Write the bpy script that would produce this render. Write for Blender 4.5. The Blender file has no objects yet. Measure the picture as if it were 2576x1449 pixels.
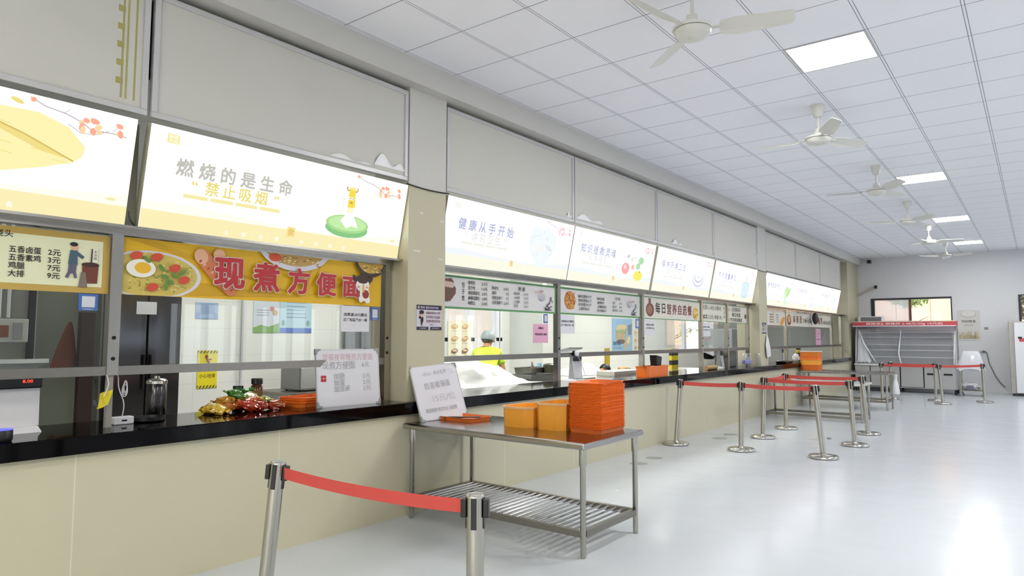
import bpy, bmesh, math, random
from mathutils import Vector, Matrix, noise
R = random.Random(7)
S = bpy.context.scene
C = S.collection
PI = math.pi

# ------------------------------------------------------------------ camera, world, light, exposure
cam_d = bpy.data.cameras.new('camera')
cam = bpy.data.objects.new('camera', cam_d)
C.objects.link(cam)
cam_d.sensor_width = 36.0
cam_d.lens = 1702.6 / 2576 * 36.0
cam_d.clip_end = 200
yaw, pit, rol = 0.658673, 0.0724048, 0.002566
fw = Vector((-math.sin(yaw) * math.cos(pit), math.cos(yaw) * math.cos(pit), math.sin(pit)))
r0 = Vector((math.cos(yaw), math.sin(yaw), 0.0))
u0 = r0.cross(fw)
rv = r0 * math.cos(rol) + u0 * math.sin(rol)
uv = u0 * math.cos(rol) - r0 * math.sin(rol)
cam.matrix_world = Matrix(((rv.x, uv.x, -fw.x, 0), (rv.y, uv.y, -fw.y, 0), (rv.z, uv.z, -fw.z, 1.41), (0, 0, 0, 1)))
S.camera = cam

w = bpy.data.worlds.new('sky')
S.world = w
w.use_nodes = True
bg = w.node_tree.nodes['Background']
bg.inputs[0].default_value = (0.86, 0.93, 1.0, 1)
bg.inputs[1].default_value = 3.3

S.view_settings.view_transform = 'Standard'
S.view_settings.look = 'None'
S.view_settings.gamma = 1.0
S.view_settings.exposure = 0.16
S.cycles.use_denoising = True
S.cycles.max_bounces = 8
S.cycles.diffuse_bounces = 4
S.cycles.transparent_max_bounces = 16
S.cycles.sample_clamp_indirect = 6.0
S.cycles.caustics_reflective = False
S.cycles.caustics_refractive = False


def lamp(name, kind, loc, rot, energy, color=(1, 1, 1), size=1.0, size_y=None, portal=False):
    d = bpy.data.lights.new(name, kind)
    d.energy = energy
    d.color = color
    if kind == 'AREA':
        d.shape = 'RECTANGLE'
        d.size = size
        d.size_y = size_y or size
        if portal:
            d.cycles.is_portal = True
    if kind == 'SUN':
        d.angle = 0.01
    o = bpy.data.objects.new(name, d)
    o.location = loc
    o.rotation_euler = rot
    C.objects.link(o)
    return o


# daylight enters by the long window band of the hall's right wall
lamp('daylight_portal', 'AREA', (8.95, 14.5, 1.4), (0, PI / 2, 0), 1, size=1.7, size_y=13.0, portal=True)
# sun on the buildings outside
sd = Vector((0.15, 0.55, -0.8))
lamp('sun', 'SUN', (0, -10, 20), sd.to_track_quat('-Z', 'Y').to_euler(), 1.6, (1.0, 0.93, 0.82))
# unseen fill lamps, added beside and behind the camera to brighten the hall
for lx, ly, le, lc in ((1.7, 0.6, 60, 1), (1.7, 6.7, 118, 0), (1.7, 12.1, 26, 0), (1.7, 17.5, 55, 0), (-1.24, -4.4, 210, 1), (1.7, -4.4, 210, 1), (5.3, 3.5, 20, 0), (5.3, 9.5, 6, 0), (5.3, 15.0, 10, 0)):
    lamp('hall_fill_light', 'AREA', (lx, ly, 3.67), (0, 0, 0), le * 1.08, ((1.0, 0.995, 0.985), (1.0, 0.94, 0.80))[lc], 0.6)
# unseen kitchen ceiling lamps, added without fittings
for ly, e in ((0.9, 8), (3.7, 44), (6.4, 72), (9.2, 76), (12.0, 76), (14.8, 42), (17.8, 30)):
    lamp('kitchen_light', 'AREA', (-5.6, ly, 2.93), (0, 0, 0), e, (1.0, 0.99, 0.95), 0.6, 1.2)


# ------------------------------------------------------------------ materials
def lin(c):
    return tuple((v / 12.92 if v <= 0.04045 else ((v + 0.055) / 1.055) ** 2.4) for v in c)


def rgb(h):
    h = h.lstrip('#')
    return lin(tuple(int(h[i:i + 2], 16) / 255 for i in (0, 2, 4)))


MATS = {}


def mat(name, col, rough=0.5, metal=0.0, coat=0.0, vary=0.0, vscale=6.0, bump=0.0, bscale=40.0, spec=0.5):
    if name in MATS:
        return MATS[name]
    m = bpy.data.materials.new(name)
    m.use_nodes = True
    nt = m.node_tree
    p = nt.nodes['Principled BSDF']
    c = rgb(col) if isinstance(col, str) else col
    p.inputs['Base Color'].default_value = (*c, 1)
    p.inputs['Roughness'].default_value = rough
    p.inputs['Metallic'].default_value = metal
    p.inputs['Coat Weight'].default_value = coat
    p.inputs['Specular IOR Level'].default_value = spec
    tc = nt.nodes.new('ShaderNodeTexCoord')
    if vary:
        n = nt.nodes.new('ShaderNodeTexNoise')
        n.inputs['Scale'].default_value = vscale
        n.inputs['Detail'].default_value = 4
        nt.links.new(tc.outputs['Object'], n.inputs['Vector'])
        mx = nt.nodes.new('ShaderNodeMix')
        mx.data_type = 'RGBA'
        mx.inputs[6].default_value = (*[max(0, v * (1 - vary)) for v in c], 1)
        mx.inputs[7].default_value = (*[min(1, v * (1 + vary)) for v in c], 1)
        nt.links.new(n.outputs['Fac'], mx.inputs[0])
        nt.links.new(mx.outputs[2], p.inputs['Base Color'])
    if bump:
        n2 = nt.nodes.new('ShaderNodeTexNoise')
        n2.inputs['Scale'].default_value = bscale
        n2.inputs['Detail'].default_value = 3
        nt.links.new(tc.outputs['Object'], n2.inputs['Vector'])
        b = nt.nodes.new('ShaderNodeBump')
        b.inputs['Strength'].default_value = bump
        b.inputs['Distance'].default_value = 0.01
        nt.links.new(n2.outputs['Fac'], b.inputs['Height'])
        nt.links.new(b.outputs['Normal'], p.inputs['Normal'])
    MATS[name] = m
    return m


def emit(name, col, strength=1.0):
    if name in MATS:
        return MATS[name]
    m = bpy.data.materials.new(name)
    m.use_nodes = True
    p = m.node_tree.nodes['Principled BSDF']
    c = rgb(col) if isinstance(col, str) else col
    p.inputs['Base Color'].default_value = (0.02, 0.02, 0.02, 1)
    p.inputs['Roughness'].default_value = 0.5
    p.inputs['Specular IOR Level'].default_value = 0.12
    p.inputs['Emission Color'].default_value = (*c, 1)
    p.inputs['Emission Strength'].default_value = strength
    MATS[name] = m
    return m


def clear(name, tint, gloss=1.0, haze=0.0, hazecol=(0.9, 0.92, 0.95), ior=1.5, rough=0.0):
    """thin clear sheet: transparent, Fresnel reflection, optional milky part"""
    if name in MATS:
        return MATS[name]
    m = bpy.data.materials.new(name)
    m.use_nodes = True
    nt = m.node_tree
    nt.nodes.remove(nt.nodes['Principled BSDF'])
    out = nt.nodes['Material Output']
    tr = nt.nodes.new('ShaderNodeBsdfTransparent')
    tr.inputs[0].default_value = (*tint, 1)
    base = tr
    if haze:
        df = nt.nodes.new('ShaderNodeBsdfDiffuse')
        df.inputs[0].default_value = (*hazecol, 1)
        m1 = nt.nodes.new('ShaderNodeMixShader')
        m1.inputs[0].default_value = haze
        nt.links.new(tr.outputs[0], m1.inputs[1])
        nt.links.new(df.outputs[0], m1.inputs[2])
        base = m1
    gl = nt.nodes.new('ShaderNodeBsdfGlossy')
    gl.inputs['Roughness'].default_value = rough
    gl.inputs['Color'].default_value = (gloss, gloss, gloss, 1)
    fr = nt.nodes.new('ShaderNodeFresnel')
    ge = nt.nodes.new('ShaderNodeNewGeometry')
    mr = nt.nodes.new('ShaderNodeMapRange')
    mr.inputs['To Min'].default_value = ior
    mr.inputs['To Max'].default_value = 1.0 / ior
    nt.links.new(ge.outputs['Backfacing'], mr.inputs['Value'])
    nt.links.new(mr.outputs[0], fr.inputs[0])
    m2 = nt.nodes.new('ShaderNodeMixShader')
    nt.links.new(fr.outputs[0], m2.inputs[0])
    nt.links.new(base.outputs[0], m2.inputs[1])
    nt.links.new(gl.outputs[0], m2.inputs[2])
    nt.links.new(m2.outputs[0], out.inputs[0])
    MATS[name] = m
    return m


def grid_mat(name, col, linecol, axes, sizes, offs, widths, rough, bump=0.0, vary=0.03, metal=0.0, spec=0.5, double=None):
    """tiles: lines at offs + k*size along the two object axes"""
    m = bpy.data.materials.new(name)
    m.use_nodes = True
    nt = m.node_tree
    p = nt.nodes['Principled BSDF']
    p.inputs['Roughness'].default_value = rough
    p.inputs['Metallic'].default_value = metal
    p.inputs['Specular IOR Level'].default_value = spec
    tc = nt.nodes.new('ShaderNodeTexCoord')
    sp = nt.nodes.new('ShaderNodeSeparateXYZ')
    nt.links.new(tc.outputs['Object'], sp.inputs[0])

    def math_(op, a, b=None, c=None):
        n = nt.nodes.new('ShaderNodeMath')
        n.operation = op
        for i, v in enumerate((a, b, c)):
            if v is None:
                continue
            if isinstance(v, (int, float)):
                n.inputs[i].default_value = v
            else:
                nt.links.new(v, n.inputs[i])
        return n.outputs[0]
    masks = []
    for ax, sz, of, wd in zip(axes, sizes, offs, widths):
        v = math_('DIVIDE', math_('SUBTRACT', sp.outputs[ax], of), sz)
        fr = math_('FRACT', math_('ADD', v, 0.5))
        d = math_('ABSOLUTE', math_('SUBTRACT', fr, 0.5))
        k_ = math_('LESS_THAN', d, wd / sz / 2)
        if double == ax:
            k_ = math_('MULTIPLY', k_, math_('GREATER_THAN', d, wd / sz / 2 - 0.0055 / sz))
        masks.append(k_)
    mk = masks[0] if len(masks) == 1 else math_('MAXIMUM', masks[0], masks[1])
    ns = nt.nodes.new('ShaderNodeTexNoise')
    ns.inputs['Scale'].default_value = 1.3
    nt.links.new(tc.outputs['Object'], ns.inputs['Vector'])
    mx0 = nt.nodes.new('ShaderNodeMix')
    mx0.data_type = 'RGBA'
    c = rgb(col)
    mx0.inputs[6].default_value = (*[v * (1 - vary) for v in c], 1)
    mx0.inputs[7].default_value = (*[min(1, v * (1 + vary)) for v in c], 1)
    nt.links.new(ns.outputs['Fac'], mx0.inputs[0])
    mx = nt.nodes.new('ShaderNodeMix')
    mx.data_type = 'RGBA'
    nt.links.new(mk, mx.inputs[0])
    nt.links.new(mx0.outputs[2], mx.inputs[6])
    mx.inputs[7].default_value = (*rgb(linecol), 1)
    nt.links.new(mx.outputs[2], p.inputs['Base Color'])
    if bump:
        b = nt.nodes.new('ShaderNodeBump')
        b.inputs['Strength'].default_value = bump
        b.inputs['Distance'].default_value = 0.004
        b.invert = True
        nt.links.new(mk, b.inputs['Height'])
        nt.links.new(b.outputs['Normal'], p.inputs['Normal'])
    MATS[name] = m
    return m


# ------------------------------------------------------------------ mesh builder
class MB:
    def __init__(self):
        self.v, self.f, self.mi, self.sm = [], [], [], []
        self.k = 0
        self.M = None

    def add(self, vs, fs, smooth=False):
        b = len(self.v)
        for p in vs:
            p = Vector(p)
            self.v.append(self.M @ p if self.M else p)
        for f in fs:
            self.f.append([b + i for i in f])
            self.mi.append(self.k)
            self.sm.append(smooth)
        return self

    def box(self, x0, x1, y0, y1, z0, z1, bev=0.0):
        if bev <= 0:
            vs = [(x, y, z) for z in (z0, z1) for y in (y0, y1) for x in (x0, x1)]
            fs = [(0, 2, 3, 1), (4, 5, 7, 6), (0, 1, 5, 4), (2, 6, 7, 3), (0, 4, 6, 2), (1, 3, 7, 5)]
            return self.add(vs, fs)
        bm = bmesh.new()
        bmesh.ops.create_cube(bm, size=1)
        for vv in bm.verts:
            vv.co = Vector(((x0 + x1) / 2 + vv.co.x * (x1 - x0), (y0 + y1) / 2 + vv.co.y * (y1 - y0), (z0 + z1) / 2 + vv.co.z * (z1 - z0)))
        bmesh.ops.bevel(bm, geom=bm.edges[:], offset=bev, segments=2, affect='EDGES', profile=0.5)
        bm.verts.index_update()
        vs = [vv.co.copy() for vv in bm.verts]
        fs = [[q.index for q in f.verts] for f in bm.faces]
        bm.free()
        return self.add(vs, fs)

    def bar(self, a, b, wx, wz, up=(0, 0, 1)):
        a, b = Vector(a), Vector(b)
        d = (b - a).normalized()
        s = d.cross(Vector(up))
        if s.length < 1e-4:
            s = d.cross(Vector((1, 0, 0)))
        s.normalize()
        t = s.cross(d)
        vs = [q + s * i * wx / 2 + t * j * wz / 2 for q in (a, b) for i, j in ((-1, -1), (1, -1), (1, 1), (-1, 1))]
        return self.add(vs, [(3, 2, 1, 0), (4, 5, 6, 7), (0, 1, 5, 4), (1, 2, 6, 5), (2, 3, 7, 6), (3, 0, 4, 7)])

    def tube(self, pts, r, n=12, cap=True, smooth=True):
        pts = [Vector(p) for p in pts]
        rs = r if isinstance(r, (list, tuple)) else [r] * len(pts)
        vs, fs = [], []
        prev = None
        for i, p in enumerate(pts):
            d = (pts[min(i + 1, len(pts) - 1)] - pts[max(i - 1, 0)])
            if d.length < 1e-9:
                d = Vector((0, 0, 1))
            d.normalize()
            if prev is None:
                s = d.cross(Vector((0, 0, 1)))
                if s.length < 1e-3:
                    s = d.cross(Vector((1, 0, 0)))
            else:
                s = prev - d * prev.dot(d)
            s.normalize()
            prev = s
            t = d.cross(s)
            for k in range(n):
                a = 2 * PI * k / n
                vs.append(p + (s * math.cos(a) + t * math.sin(a)) * rs[i])
        for i in range(len(pts) - 1):
            for k in range(n):
                k2 = (k + 1) % n
                fs.append((i * n + k, i * n + k2, (i + 1) * n + k2, (i + 1) * n + k))
        self.add(vs, fs, smooth)
        if cap:
            b = len(self.v) - len(vs)
            m = len(pts) - 1
            self.f.append([b + k for k in range(n)][::-1]); self.mi.append(self.k); self.sm.append(False)
            self.f.append([b + m * n + k for k in range(n)]); self.mi.append(self.k); self.sm.append(False)
        return self

    def lathe(self, prof, n=24, c=(0, 0, 0), smooth=True):
        vs, fs = [], []
        for r, z in prof:
            for k in range(n):
                a = 2 * PI * k / n
                vs.append((c[0] + r * math.cos(a), c[1] + r * math.sin(a), c[2] + z))
        for i in range(len(prof) - 1):
            for k in range(n):
                k2 = (k + 1) % n
                fs.append((i * n + k, i * n + k2, (i + 1) * n + k2, (i + 1) * n + k))
        fs.append([k for k in range(n)][::-1])
        fs.append([(len(prof) - 1) * n + k for k in range(n)])
        return self.add(vs, fs, smooth)

    def loft(self, loops, cap0=True, cap1=True, smooth=False):
        n = len(loops[0])
        vs = [p for L in loops for p in L]
        fs = []
        for i in range(len(loops) - 1):
            for k in range(n):
                k2 = (k + 1) % n
                fs.append((i * n + k, i * n + k2, (i + 1) * n + k2, (i + 1) * n + k))
        if cap0:
            fs.append(list(range(n))[::-1])
        if cap1:
            fs.append([(len(loops) - 1) * n + k for k in range(n)])
        return self.add(vs, fs, smooth)

    def blob(self, c, r, seed=0, amp=0.15, freq=3.0, sub=3):
        bm = bmesh.new()
        bmesh.ops.create_icosphere(bm, subdivisions=sub, radius=1)
        bm.verts.index_update()
        vs = []
        for q in bm.verts:
            d = q.co.normalized()
            k = 1 + amp * noise.noise(d * freq + Vector((seed * 7.3, seed * 1.7, 0)))
            vs.append((c[0] + d.x * r[0] * k, c[1] + d.y * r[1] * k, c[2] + d.z * r[2] * k))
        fs = [[q.index for q in f.verts] for f in bm.faces]
        bm.free()
        return self.add(vs, fs, True)

    def sheet(self, fn, nu, nv, th=0.0, smooth=True):
        vs = [fn(i / nu, j / nv) for j in range(nv + 1) for i in range(nu + 1)]
        fs = [(j * (nu + 1) + i, j * (nu + 1) + i + 1, (j + 1) * (nu + 1) + i + 1, (j + 1) * (nu + 1) + i) for j in range(nv) for i in range(nu)]
        return self.add(vs, fs, smooth)

    def build(self, name, mats, parent=None, loc=None):
        me = bpy.data.meshes.new(name)
        L = Vector(loc) if loc is not None else Vector((0, 0, 0))
        me.from_pydata([tuple(p - L) for p in self.v], [], self.f)
        if not isinstance(mats, (list, tuple)):
            mats = [mats]
        for m in mats:
            me.materials.append(m)
        if len(mats) > 1:
            me.polygons.foreach_set('material_index', self.mi)
        if any(self.sm):
            me.polygons.foreach_set('use_smooth', self.sm)
            try:
                me.set_sharp_from_angle(angle=0.7)
            except Exception:
                pass
        me.update()
        o = bpy.data.objects.new(name, me)
        C.objects.link(o)
        if parent:
            o.parent = parent
        if loc is not None:
            o.location = loc
        return o


def tag(o, label=None, cat=None, group=None, kind=None):
    if label:
        o['label'] = label
    if cat:
        o['category'] = cat
    if group:
        o['group'] = group
    if kind:
        o['kind'] = kind
    return o


def thing(name, label, cat, loc=(0, 0, 0), rz=0.0, group=None):
    o = bpy.data.objects.new(name, None)
    o.empty_display_size = 0.05
    C.objects.link(o)
    o.location = loc
    o.rotation_euler = (0, 0, rz)
    return tag(o, label, cat, group)


def struct(name, parent=None):
    o = bpy.data.objects.new(name, None)
    C.objects.link(o)
    o['kind'] = 'structure'
    return o


def copy_tree(o, parent=None):
    c = o.copy()
    C.objects.link(c)
    if parent:
        c.parent = parent
    for ch in list(o.children):
        copy_tree(ch, c)
    return c


# ------------------------------------------------------------------ flat print on signs
TXT = {}


def text_geo(s, bold=0.0):
    key = (s, bold)
    if key in TXT:
        return TXT[key]
    cu = bpy.data.curves.new('glyphs', 'FONT')
    cu.body = s
    cu.size = 1
    cu.align_x = 'LEFT'
    cu.resolution_u = 2
    cu.offset = bold
    o = bpy.data.objects.new('glyphs', cu)
    C.objects.link(o)
    dg = bpy.context.evaluated_depsgraph_get()
    me = bpy.data.meshes.new_from_object(o.evaluated_get(dg))
    vs = [(q.co.x, q.co.y) for q in me.vertices]
    fs = [list(p.vertices) for p in me.polygons]
    bpy.data.objects.remove(o)
    bpy.data.curves.remove(cu)
    bpy.data.meshes.remove(me)
    if vs:
        x0, x1 = min(p[0] for p in vs), max(p[0] for p in vs)
        y0, y1 = min(p[1] for p in vs), max(p[1] for p in vs)
    else:
        x0 = y0 = 0
        x1 = y1 = 1
    TXT[key] = (vs, fs, x0, x1, y0, y1)
    return TXT[key]


class Sign:
    """prints in the (u, v) plane of a flat sign; O lower-left corner, N towards the viewer"""

    def __init__(self, O, U, V):
        self.O, self.U, self.V = Vector(O), Vector(U).normalized(), Vector(V).normalized()
        self.N = self.U.cross(self.V)
        self.mb = MB()
        self.mats = []
        self.d = 0.0012
        self.cx, self.ku = 0.0, 1.0

    def mi(self, m):
        if m not in self.mats:
            self.mats.append(m)
        self.mb.k = self.mats.index(m)

    def P(self, u, v, d=None):
        u = self.cx + (u - self.cx) * self.ku
        return self.O + self.U * u + self.V * v + self.N * (self.d if d is None else d)

    def poly(self, pts, m, up=True):
        self.mi(m)
        self.mb.add([self.P(*p) for p in pts], [list(range(len(pts)))])
        if up:
            self.d += 0.00012

    def rect(self, u0, v0, u1, v1, m):
        self.poly([(u0, v0), (u1, v0), (u1, v1), (u0, v1)], m)

    def ell(self, u, v, a, b, m, rot=0.0, n=22, t0=0, t1=2 * PI, lim=None):
        pts = []
        for k in range(n):
            t = t0 + (t1 - t0) * k / (n if t1 - t0 >= 2 * PI - 1e-6 else n - 1)
            x, y = a * math.cos(t), b * math.sin(t)
            q = [u + x * math.cos(rot) - y * math.sin(rot), v + x * math.sin(rot) + y * math.cos(rot)]
            if lim:
                q[0] = min(max(q[0], lim[0]), lim[2])
                q[1] = min(max(q[1], lim[1]), lim[3])
            pts.append(tuple(q))
        self.poly(pts, m)

    def line(self, pts, wd, m):
        self.mi(m)
        for a, b in zip(pts[:-1], pts[1:]):
            dx, dy = b[0] - a[0], b[1] - a[1]
            L = math.hypot(dx, dy) or 1
            nx, ny = -dy / L * wd / 2, dx / L * wd / 2
            self.mb.add([self.P(a[0] + nx, a[1] + ny), self.P(a[0] - nx, a[1] - ny), self.P(b[0] - nx, b[1] - ny), self.P(b[0] + nx, b[1] + ny)], [(0, 1, 2, 3)])
        self.d += 0.0001

    def text(self, s, u, v, h, m, bold=0.0, wid=None, align='l', sx=1.0, gap=None, rot=0.0):
        """h = glyph height; wid = total width to fit"""
        vs, fs, x0, x1, y0, y1 = text_geo(s, 0.0)
        k = h / 0.92
        kx = k * sx
        if wid:
            kx = wid / max(1e-6, x1 - x0)
        W = (x1 - x0) * kx
        ou = {'l': 0, 'c': -W / 2, 'r': -W}[align]
        self.mi(m)
        offs = [(0, 0)]
        if bold > 0:
            nd = 8 if bold > 0.025 else 4
            offs += [(bold * math.cos(2 * PI * (q + .5) / nd), bold * math.sin(2 * PI * (q + .5) / nd)) for q in range(nd)]
            if bold > 0.05:
                offs += [(bold * .5 * math.cos(2 * PI * q / nd), bold * .5 * math.sin(2 * PI * q / nd)) for q in range(nd)]
        for ox, oy in offs:
            pts = []
            for x, y in vs:
                a, b = ou + (x - x0) * kx + ox * k, (y + 0.07 + oy) * k
                pts.append(self.P(u + a * math.cos(rot) - b * math.sin(rot), v + a * math.sin(rot) + b * math.cos(rot)))
            self.mb.add(pts, fs)
            self.d += 0.00006
        self.d += 0.0001

    def spread(self, s, u0, u1, v, h, m, bold=0.0, sx=1.0, dv=0.0):
        n = len(s)
        for i, ch in enumerate(s):
            if ch == ' ':
                continue
            t = (i + 0.5) / n
            self.text(ch, u0 + (u1 - u0) * t, v + dv * t, h, m, bold, None, 'c', sx)

    def vtext(self, s, u, v, h, m, gap=1.1, bold=0.0, sx=1.0):
        for i, ch in enumerate(s):
            self.text(ch, u, v - i * h * gap, h, m, bold, None, 'c', sx)

    def build(self, name, parent=None):
        return self.mb.build(name, self.mats, parent)


# ------------------------------------------------------------------ shared materials
M_ceil = grid_mat('ceiling_tiles', '#f7f7ff', '#8e909b', (0, 1), (0.6, 0.597), (-1.505, 7.83), (0.026, 0.008), 0.8, 0.3, double=0)
M_wall = mat('wall_paint', '#d6d7da', 0.6, vary=0.02, vscale=2)
M_beam = mat('beam_paint', '#cac8c4', 0.6, vary=0.02, vscale=2)
M_col = mat('column_paint', '#bcb79e', 0.55, vary=0.03, vscale=3)
M_base = grid_mat('counter_panels', '#c3bea4', '#d4cfb8', (1,), (1.21,), (0.243,), (0.007,), 0.28, 0.4, 0.02)
M_granite = mat('black_granite', '#060507', 0.06, vary=0.8, vscale=220, spec=0.12)
M_board = mat('wall_board', '#c8c6bf', 0.5, vary=0.03, vscale=1.2)
M_alu = mat('white_aluminium', '#c3c2c4', 0.35, 0.2)
M_steel = mat('stainless', '#b5b1a9', 0.2, 1.0, vary=0.06, vscale=9)
M_steel2 = mat('brushed_steel', '#8a867f', 0.33, 1.0, vary=0.08, vscale=30)
M_chrome = mat('polished_steel', '#c9c6c0', 0.13, 1.0)
M_dark = mat('dark_gap', '#0b0a0a', 0.8)
M_black = mat('black_plastic', '#131315', 0.35)
M_white = mat('white_plastic', '#dcdce0', 0.3)
M_grey = mat('grey_plastic', '#8d8f92', 0.4)
M_glass = clear('clear_glass', (0.95, 0.965, 0.955), 0.6)
M_film = clear('plastic_film', (0.95, 0.96, 0.97), 0.6, 0.2, rough=0.12)
M_bag = clear('thin_plastic_bag', (0.95, 0.95, 0.95), 1.0, 0.72, (0.93, 0.93, 0.93), rough=0.15)
M_paper = mat('white_paper', '#d9d8de', 0.7)
M_belt = mat('red_belt', '#c04842', 0.7)
M_orange = mat('orange_plastic', '#e9752c', 0.3, vary=0.12, vscale=14)
M_amber = mat('amber_plastic', '#f6a93c', 0.35, vary=0.08, vscale=10)
M_peach = mat('peach_rim', '#f0c596', 0.4)
M_ink = mat('black_ink', '#17171b', 0.6)
M_red = mat('red_ink', '#b01f26', 0.6)
M_brown = mat('brown_ink', '#6b3a22', 0.6)
M_green = mat('green_ink', '#5e8f60', 0.6)
M_blue = mat('blue_ink', '#3d62a8', 0.5)
M_tile = grid_mat('kitchen_tiles', '#e0e0d9', '#d2d2cc', (1, 2), (0.6, 0.3), (0.1, 0.0), (0.006, 0.006), 0.12, 0.3, 0.02)

# ------------------------------------------------------------------ setting
XB = -4.015     # counter face
XG = -3.965     # granite edge
ZG = 0.888
XC = -4.04      # column face
XBM = -3.93     # beam face
XW = -4.24      # window plane
YF = 21.6       # far wall
ZC = 3.69

# floor with a slightly wavy epoxy coat
mf = bpy.data.materials.new('epoxy_floor')
mf.use_nodes = True
nt = mf.node_tree
p = nt.nodes['Principled BSDF']
p.inputs['Base Color'].default_value = (*rgb('#cbd0d5'), 1)
p.inputs['Roughness'].default_value = 0.17
p.inputs['IOR'].default_value = 1.43
tc = nt.nodes.new('ShaderNodeTexCoord')
n1 = nt.nodes.new('ShaderNodeTexNoise')
n1.inputs['Scale'].default_value = 2.2
n1.inputs['Detail'].default_value = 2
nt.links.new(tc.outputs['Object'], n1.inputs['Vector'])
b1 = nt.nodes.new('ShaderNodeBump')
b1.inputs['Strength'].default_value = 0.25
b1.inputs['Distance'].default_value = 0.02
nt.links.new(n1.outputs['Fac'], b1.inputs['Height'])
nt.links.new(b1.outputs['Normal'], p.inputs['Normal'])
o = MB().box(-7.4, 9.2, -6.2, YF + 0.2, -0.12, 0.0).build('floor', mf)
o['kind'] = 'structure'
o = MB().box(-4.3, 9.2, -6.2, YF + 0.2, ZC, ZC + 0.15).build('ceiling', M_ceil)
o['kind'] = 'structure'

# far wall with two window openings
mb = MB()
wx = [(-4.3, -3.716), (-1.769, -0.337), (1.6, 9.2)]
for a, b in wx:
    mb.box(a, b, YF, YF + 0.2, 0, ZC)
for a, b in ((-3.716, -1.769), (-0.337, 1.6)):
    mb.box(a, b, YF, YF + 0.2, 0, 1.1)
    mb.box(a, b, YF, YF + 0.2, 2.53, ZC)
o = mb.build('wall_far', M_wall)
o['kind'] = 'structure'
mb = MB()
mb.k = 0
for y0, y1 in ((-6.2, 8), (21, 21.8)):
    mb.box(9.0, 9.2, y0, y1, 0, ZC)
mb.box(9.0, 9.2, 8, 21, 0, 0.55)
mb.box(9.0, 9.2, 8, 21, 2.25, ZC)
for k in range(0, 21):
    y = 8 + 13 * k / 20
    wd = 0.35 if k % 4 == 0 else 0.05
    mb.box(9.0, 9.2, y - wd, y + wd, 0.55, 2.25)
o = mb.build('wall_right', M_wall)
o['kind'] = 'structure'
o = MB().box(-4.3, 9.2, -6.4, -6.2, 0, ZC).build('wall_back', M_wall)
o['kind'] = 'structure'

# beam over the counter
o = MB().box(-4.3, XBM, -6.2, YF, 3.485, ZC).build('beam_left', M_beam)
o['kind'] = 'structure'
# columns
for k, (a, b) in enumerate(((3.83, 4.27), (12.69, 13.15), (-0.8, -0.36))):
    m = MB().box(-4.46, XC, a, b, ZG, 2.664)
    m.k = 1
    m.box(-4.46, XC, a, b, 2.664, 3.485)
    o = m.build('column_%d' % (k + 1), [M_col, M_beam])
    o['kind'] = 'structure'
    if k == 0:
        for ty, tz, tw in ((3.96, 2.44, .035), (4.20, 2.40, .05), (3.89, 2.115, .08), (4.19, 2.07, .05)):
            tm = MB().box(XC, XC + .0012, ty, ty + tw, tz, tz + .014).build('tape_mark', mat('tape_white', '#cfcfc8', .4), o)
# end pier beyond the last window
o = MB().box(-4.46, XC, 20.2, YF, 0.0, 3.485).build('wall_left', M_col)
o['kind'] = 'structure'
# counter base
mb = MB().box(-4.2, XB, -6.2, 20.0, 0, 0.794)
o = mb.build('wall_counter', M_base)
o['kind'] = 'structure'
mb = MB().box(-4.62, XG, -6.2, 20.03, 0.795, ZG, 0.006)
tag(mb.build('granite_countertop', M_granite), 'long black granite countertop running under all the serving windows', 'countertop')
# trunking line crossing the columns
mb = MB()
for a, b in ((3.8, 4.3), (12.66, 13.18)):
    mb.tube([(XC + 0.006, a + (b - a) * t / 8, 2.664 - 0.012 * math.sin(PI * t / 8)) for t in range(9)], 0.006, 6)
for n_, (a, b) in enumerate(((3.8, 4.3), (12.66, 13.18))):
    mb = MB().tube([(XC + 0.006, a + (b - a) * t / 8, 2.664 - 0.012 * math.sin(PI * t / 8)) for t in range(9)], 0.006, 6)
    tag(mb.build('cable', M_black, None), ('black cable crossing the column beside the noodle banner', 'black cable crossing the second column by the hanging bag')[n_], 'cable')

# kitchen shell behind the windows
mb = MB()
KX = -7.2
mb.box(KX - 0.2, KX, -6.2, 7.62, 0, 3.0)
mb.box(KX - 0.2, KX, 7.62, 9.02, 0, 1.0)
mb.box(KX - 0.2, KX, 7.62, 9.02, 2.3, 3.0)
mb.box(KX - 0.2, KX, 9.02, 15.9, 0, 3.0)
mb.box(KX - 0.2, KX, 15.9, 18.6, 0, 1.02)
mb.box(KX - 0.2, KX, 15.9, 18.6, 2.2, 3.0)
mb.box(KX - 0.2, KX, 18.6, YF + 0.2, 0, 3.0)
mb.box(KX - 0.2, -4.46, YF, YF + 0.2, 0, 3.0)
mb.box(KX - 0.2, -4.2, -6.4, -6.2, 0, 3.0)
o = mb.build('wall_kitchen', M_tile)
o['kind'] = 'structure'
o = MB().box(KX - 0.2, -4.25, -6.4, YF + 0.2, 3.0, 3.15).build('ceiling_kitchen', M_wall)
o['kind'] = 'structure'
# closing wall behind the boards, coloured near-black for the void's shade
o = MB().box(-4.3, -4.25, -6.2, YF, 3.0, ZC).build('wall_upper', M_dark)
o['kind'] = 'structure'
M_part = mat('partition_grey', '#8e9189', 0.35, vary=0.05)
mb = MB().box(-6.42, -6.3, -6.2, 1.93, 0, 3.0)
o = mb.build('wall_partition', mat('partition_white', '#a6a7a2', 0.4))
o['kind'] = 'structure'
o = MB().box(-6.42, -6.3, 1.93, 2.45, 2.2, 3.0).build('trim_1', M_part)
o['kind'] = 'structure'

# ------------------------------------------------------------------ serving windows (frames, rails, glass)
ZR0, ZR1 = 1.185, 1.236
ZH = 2.0


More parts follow.
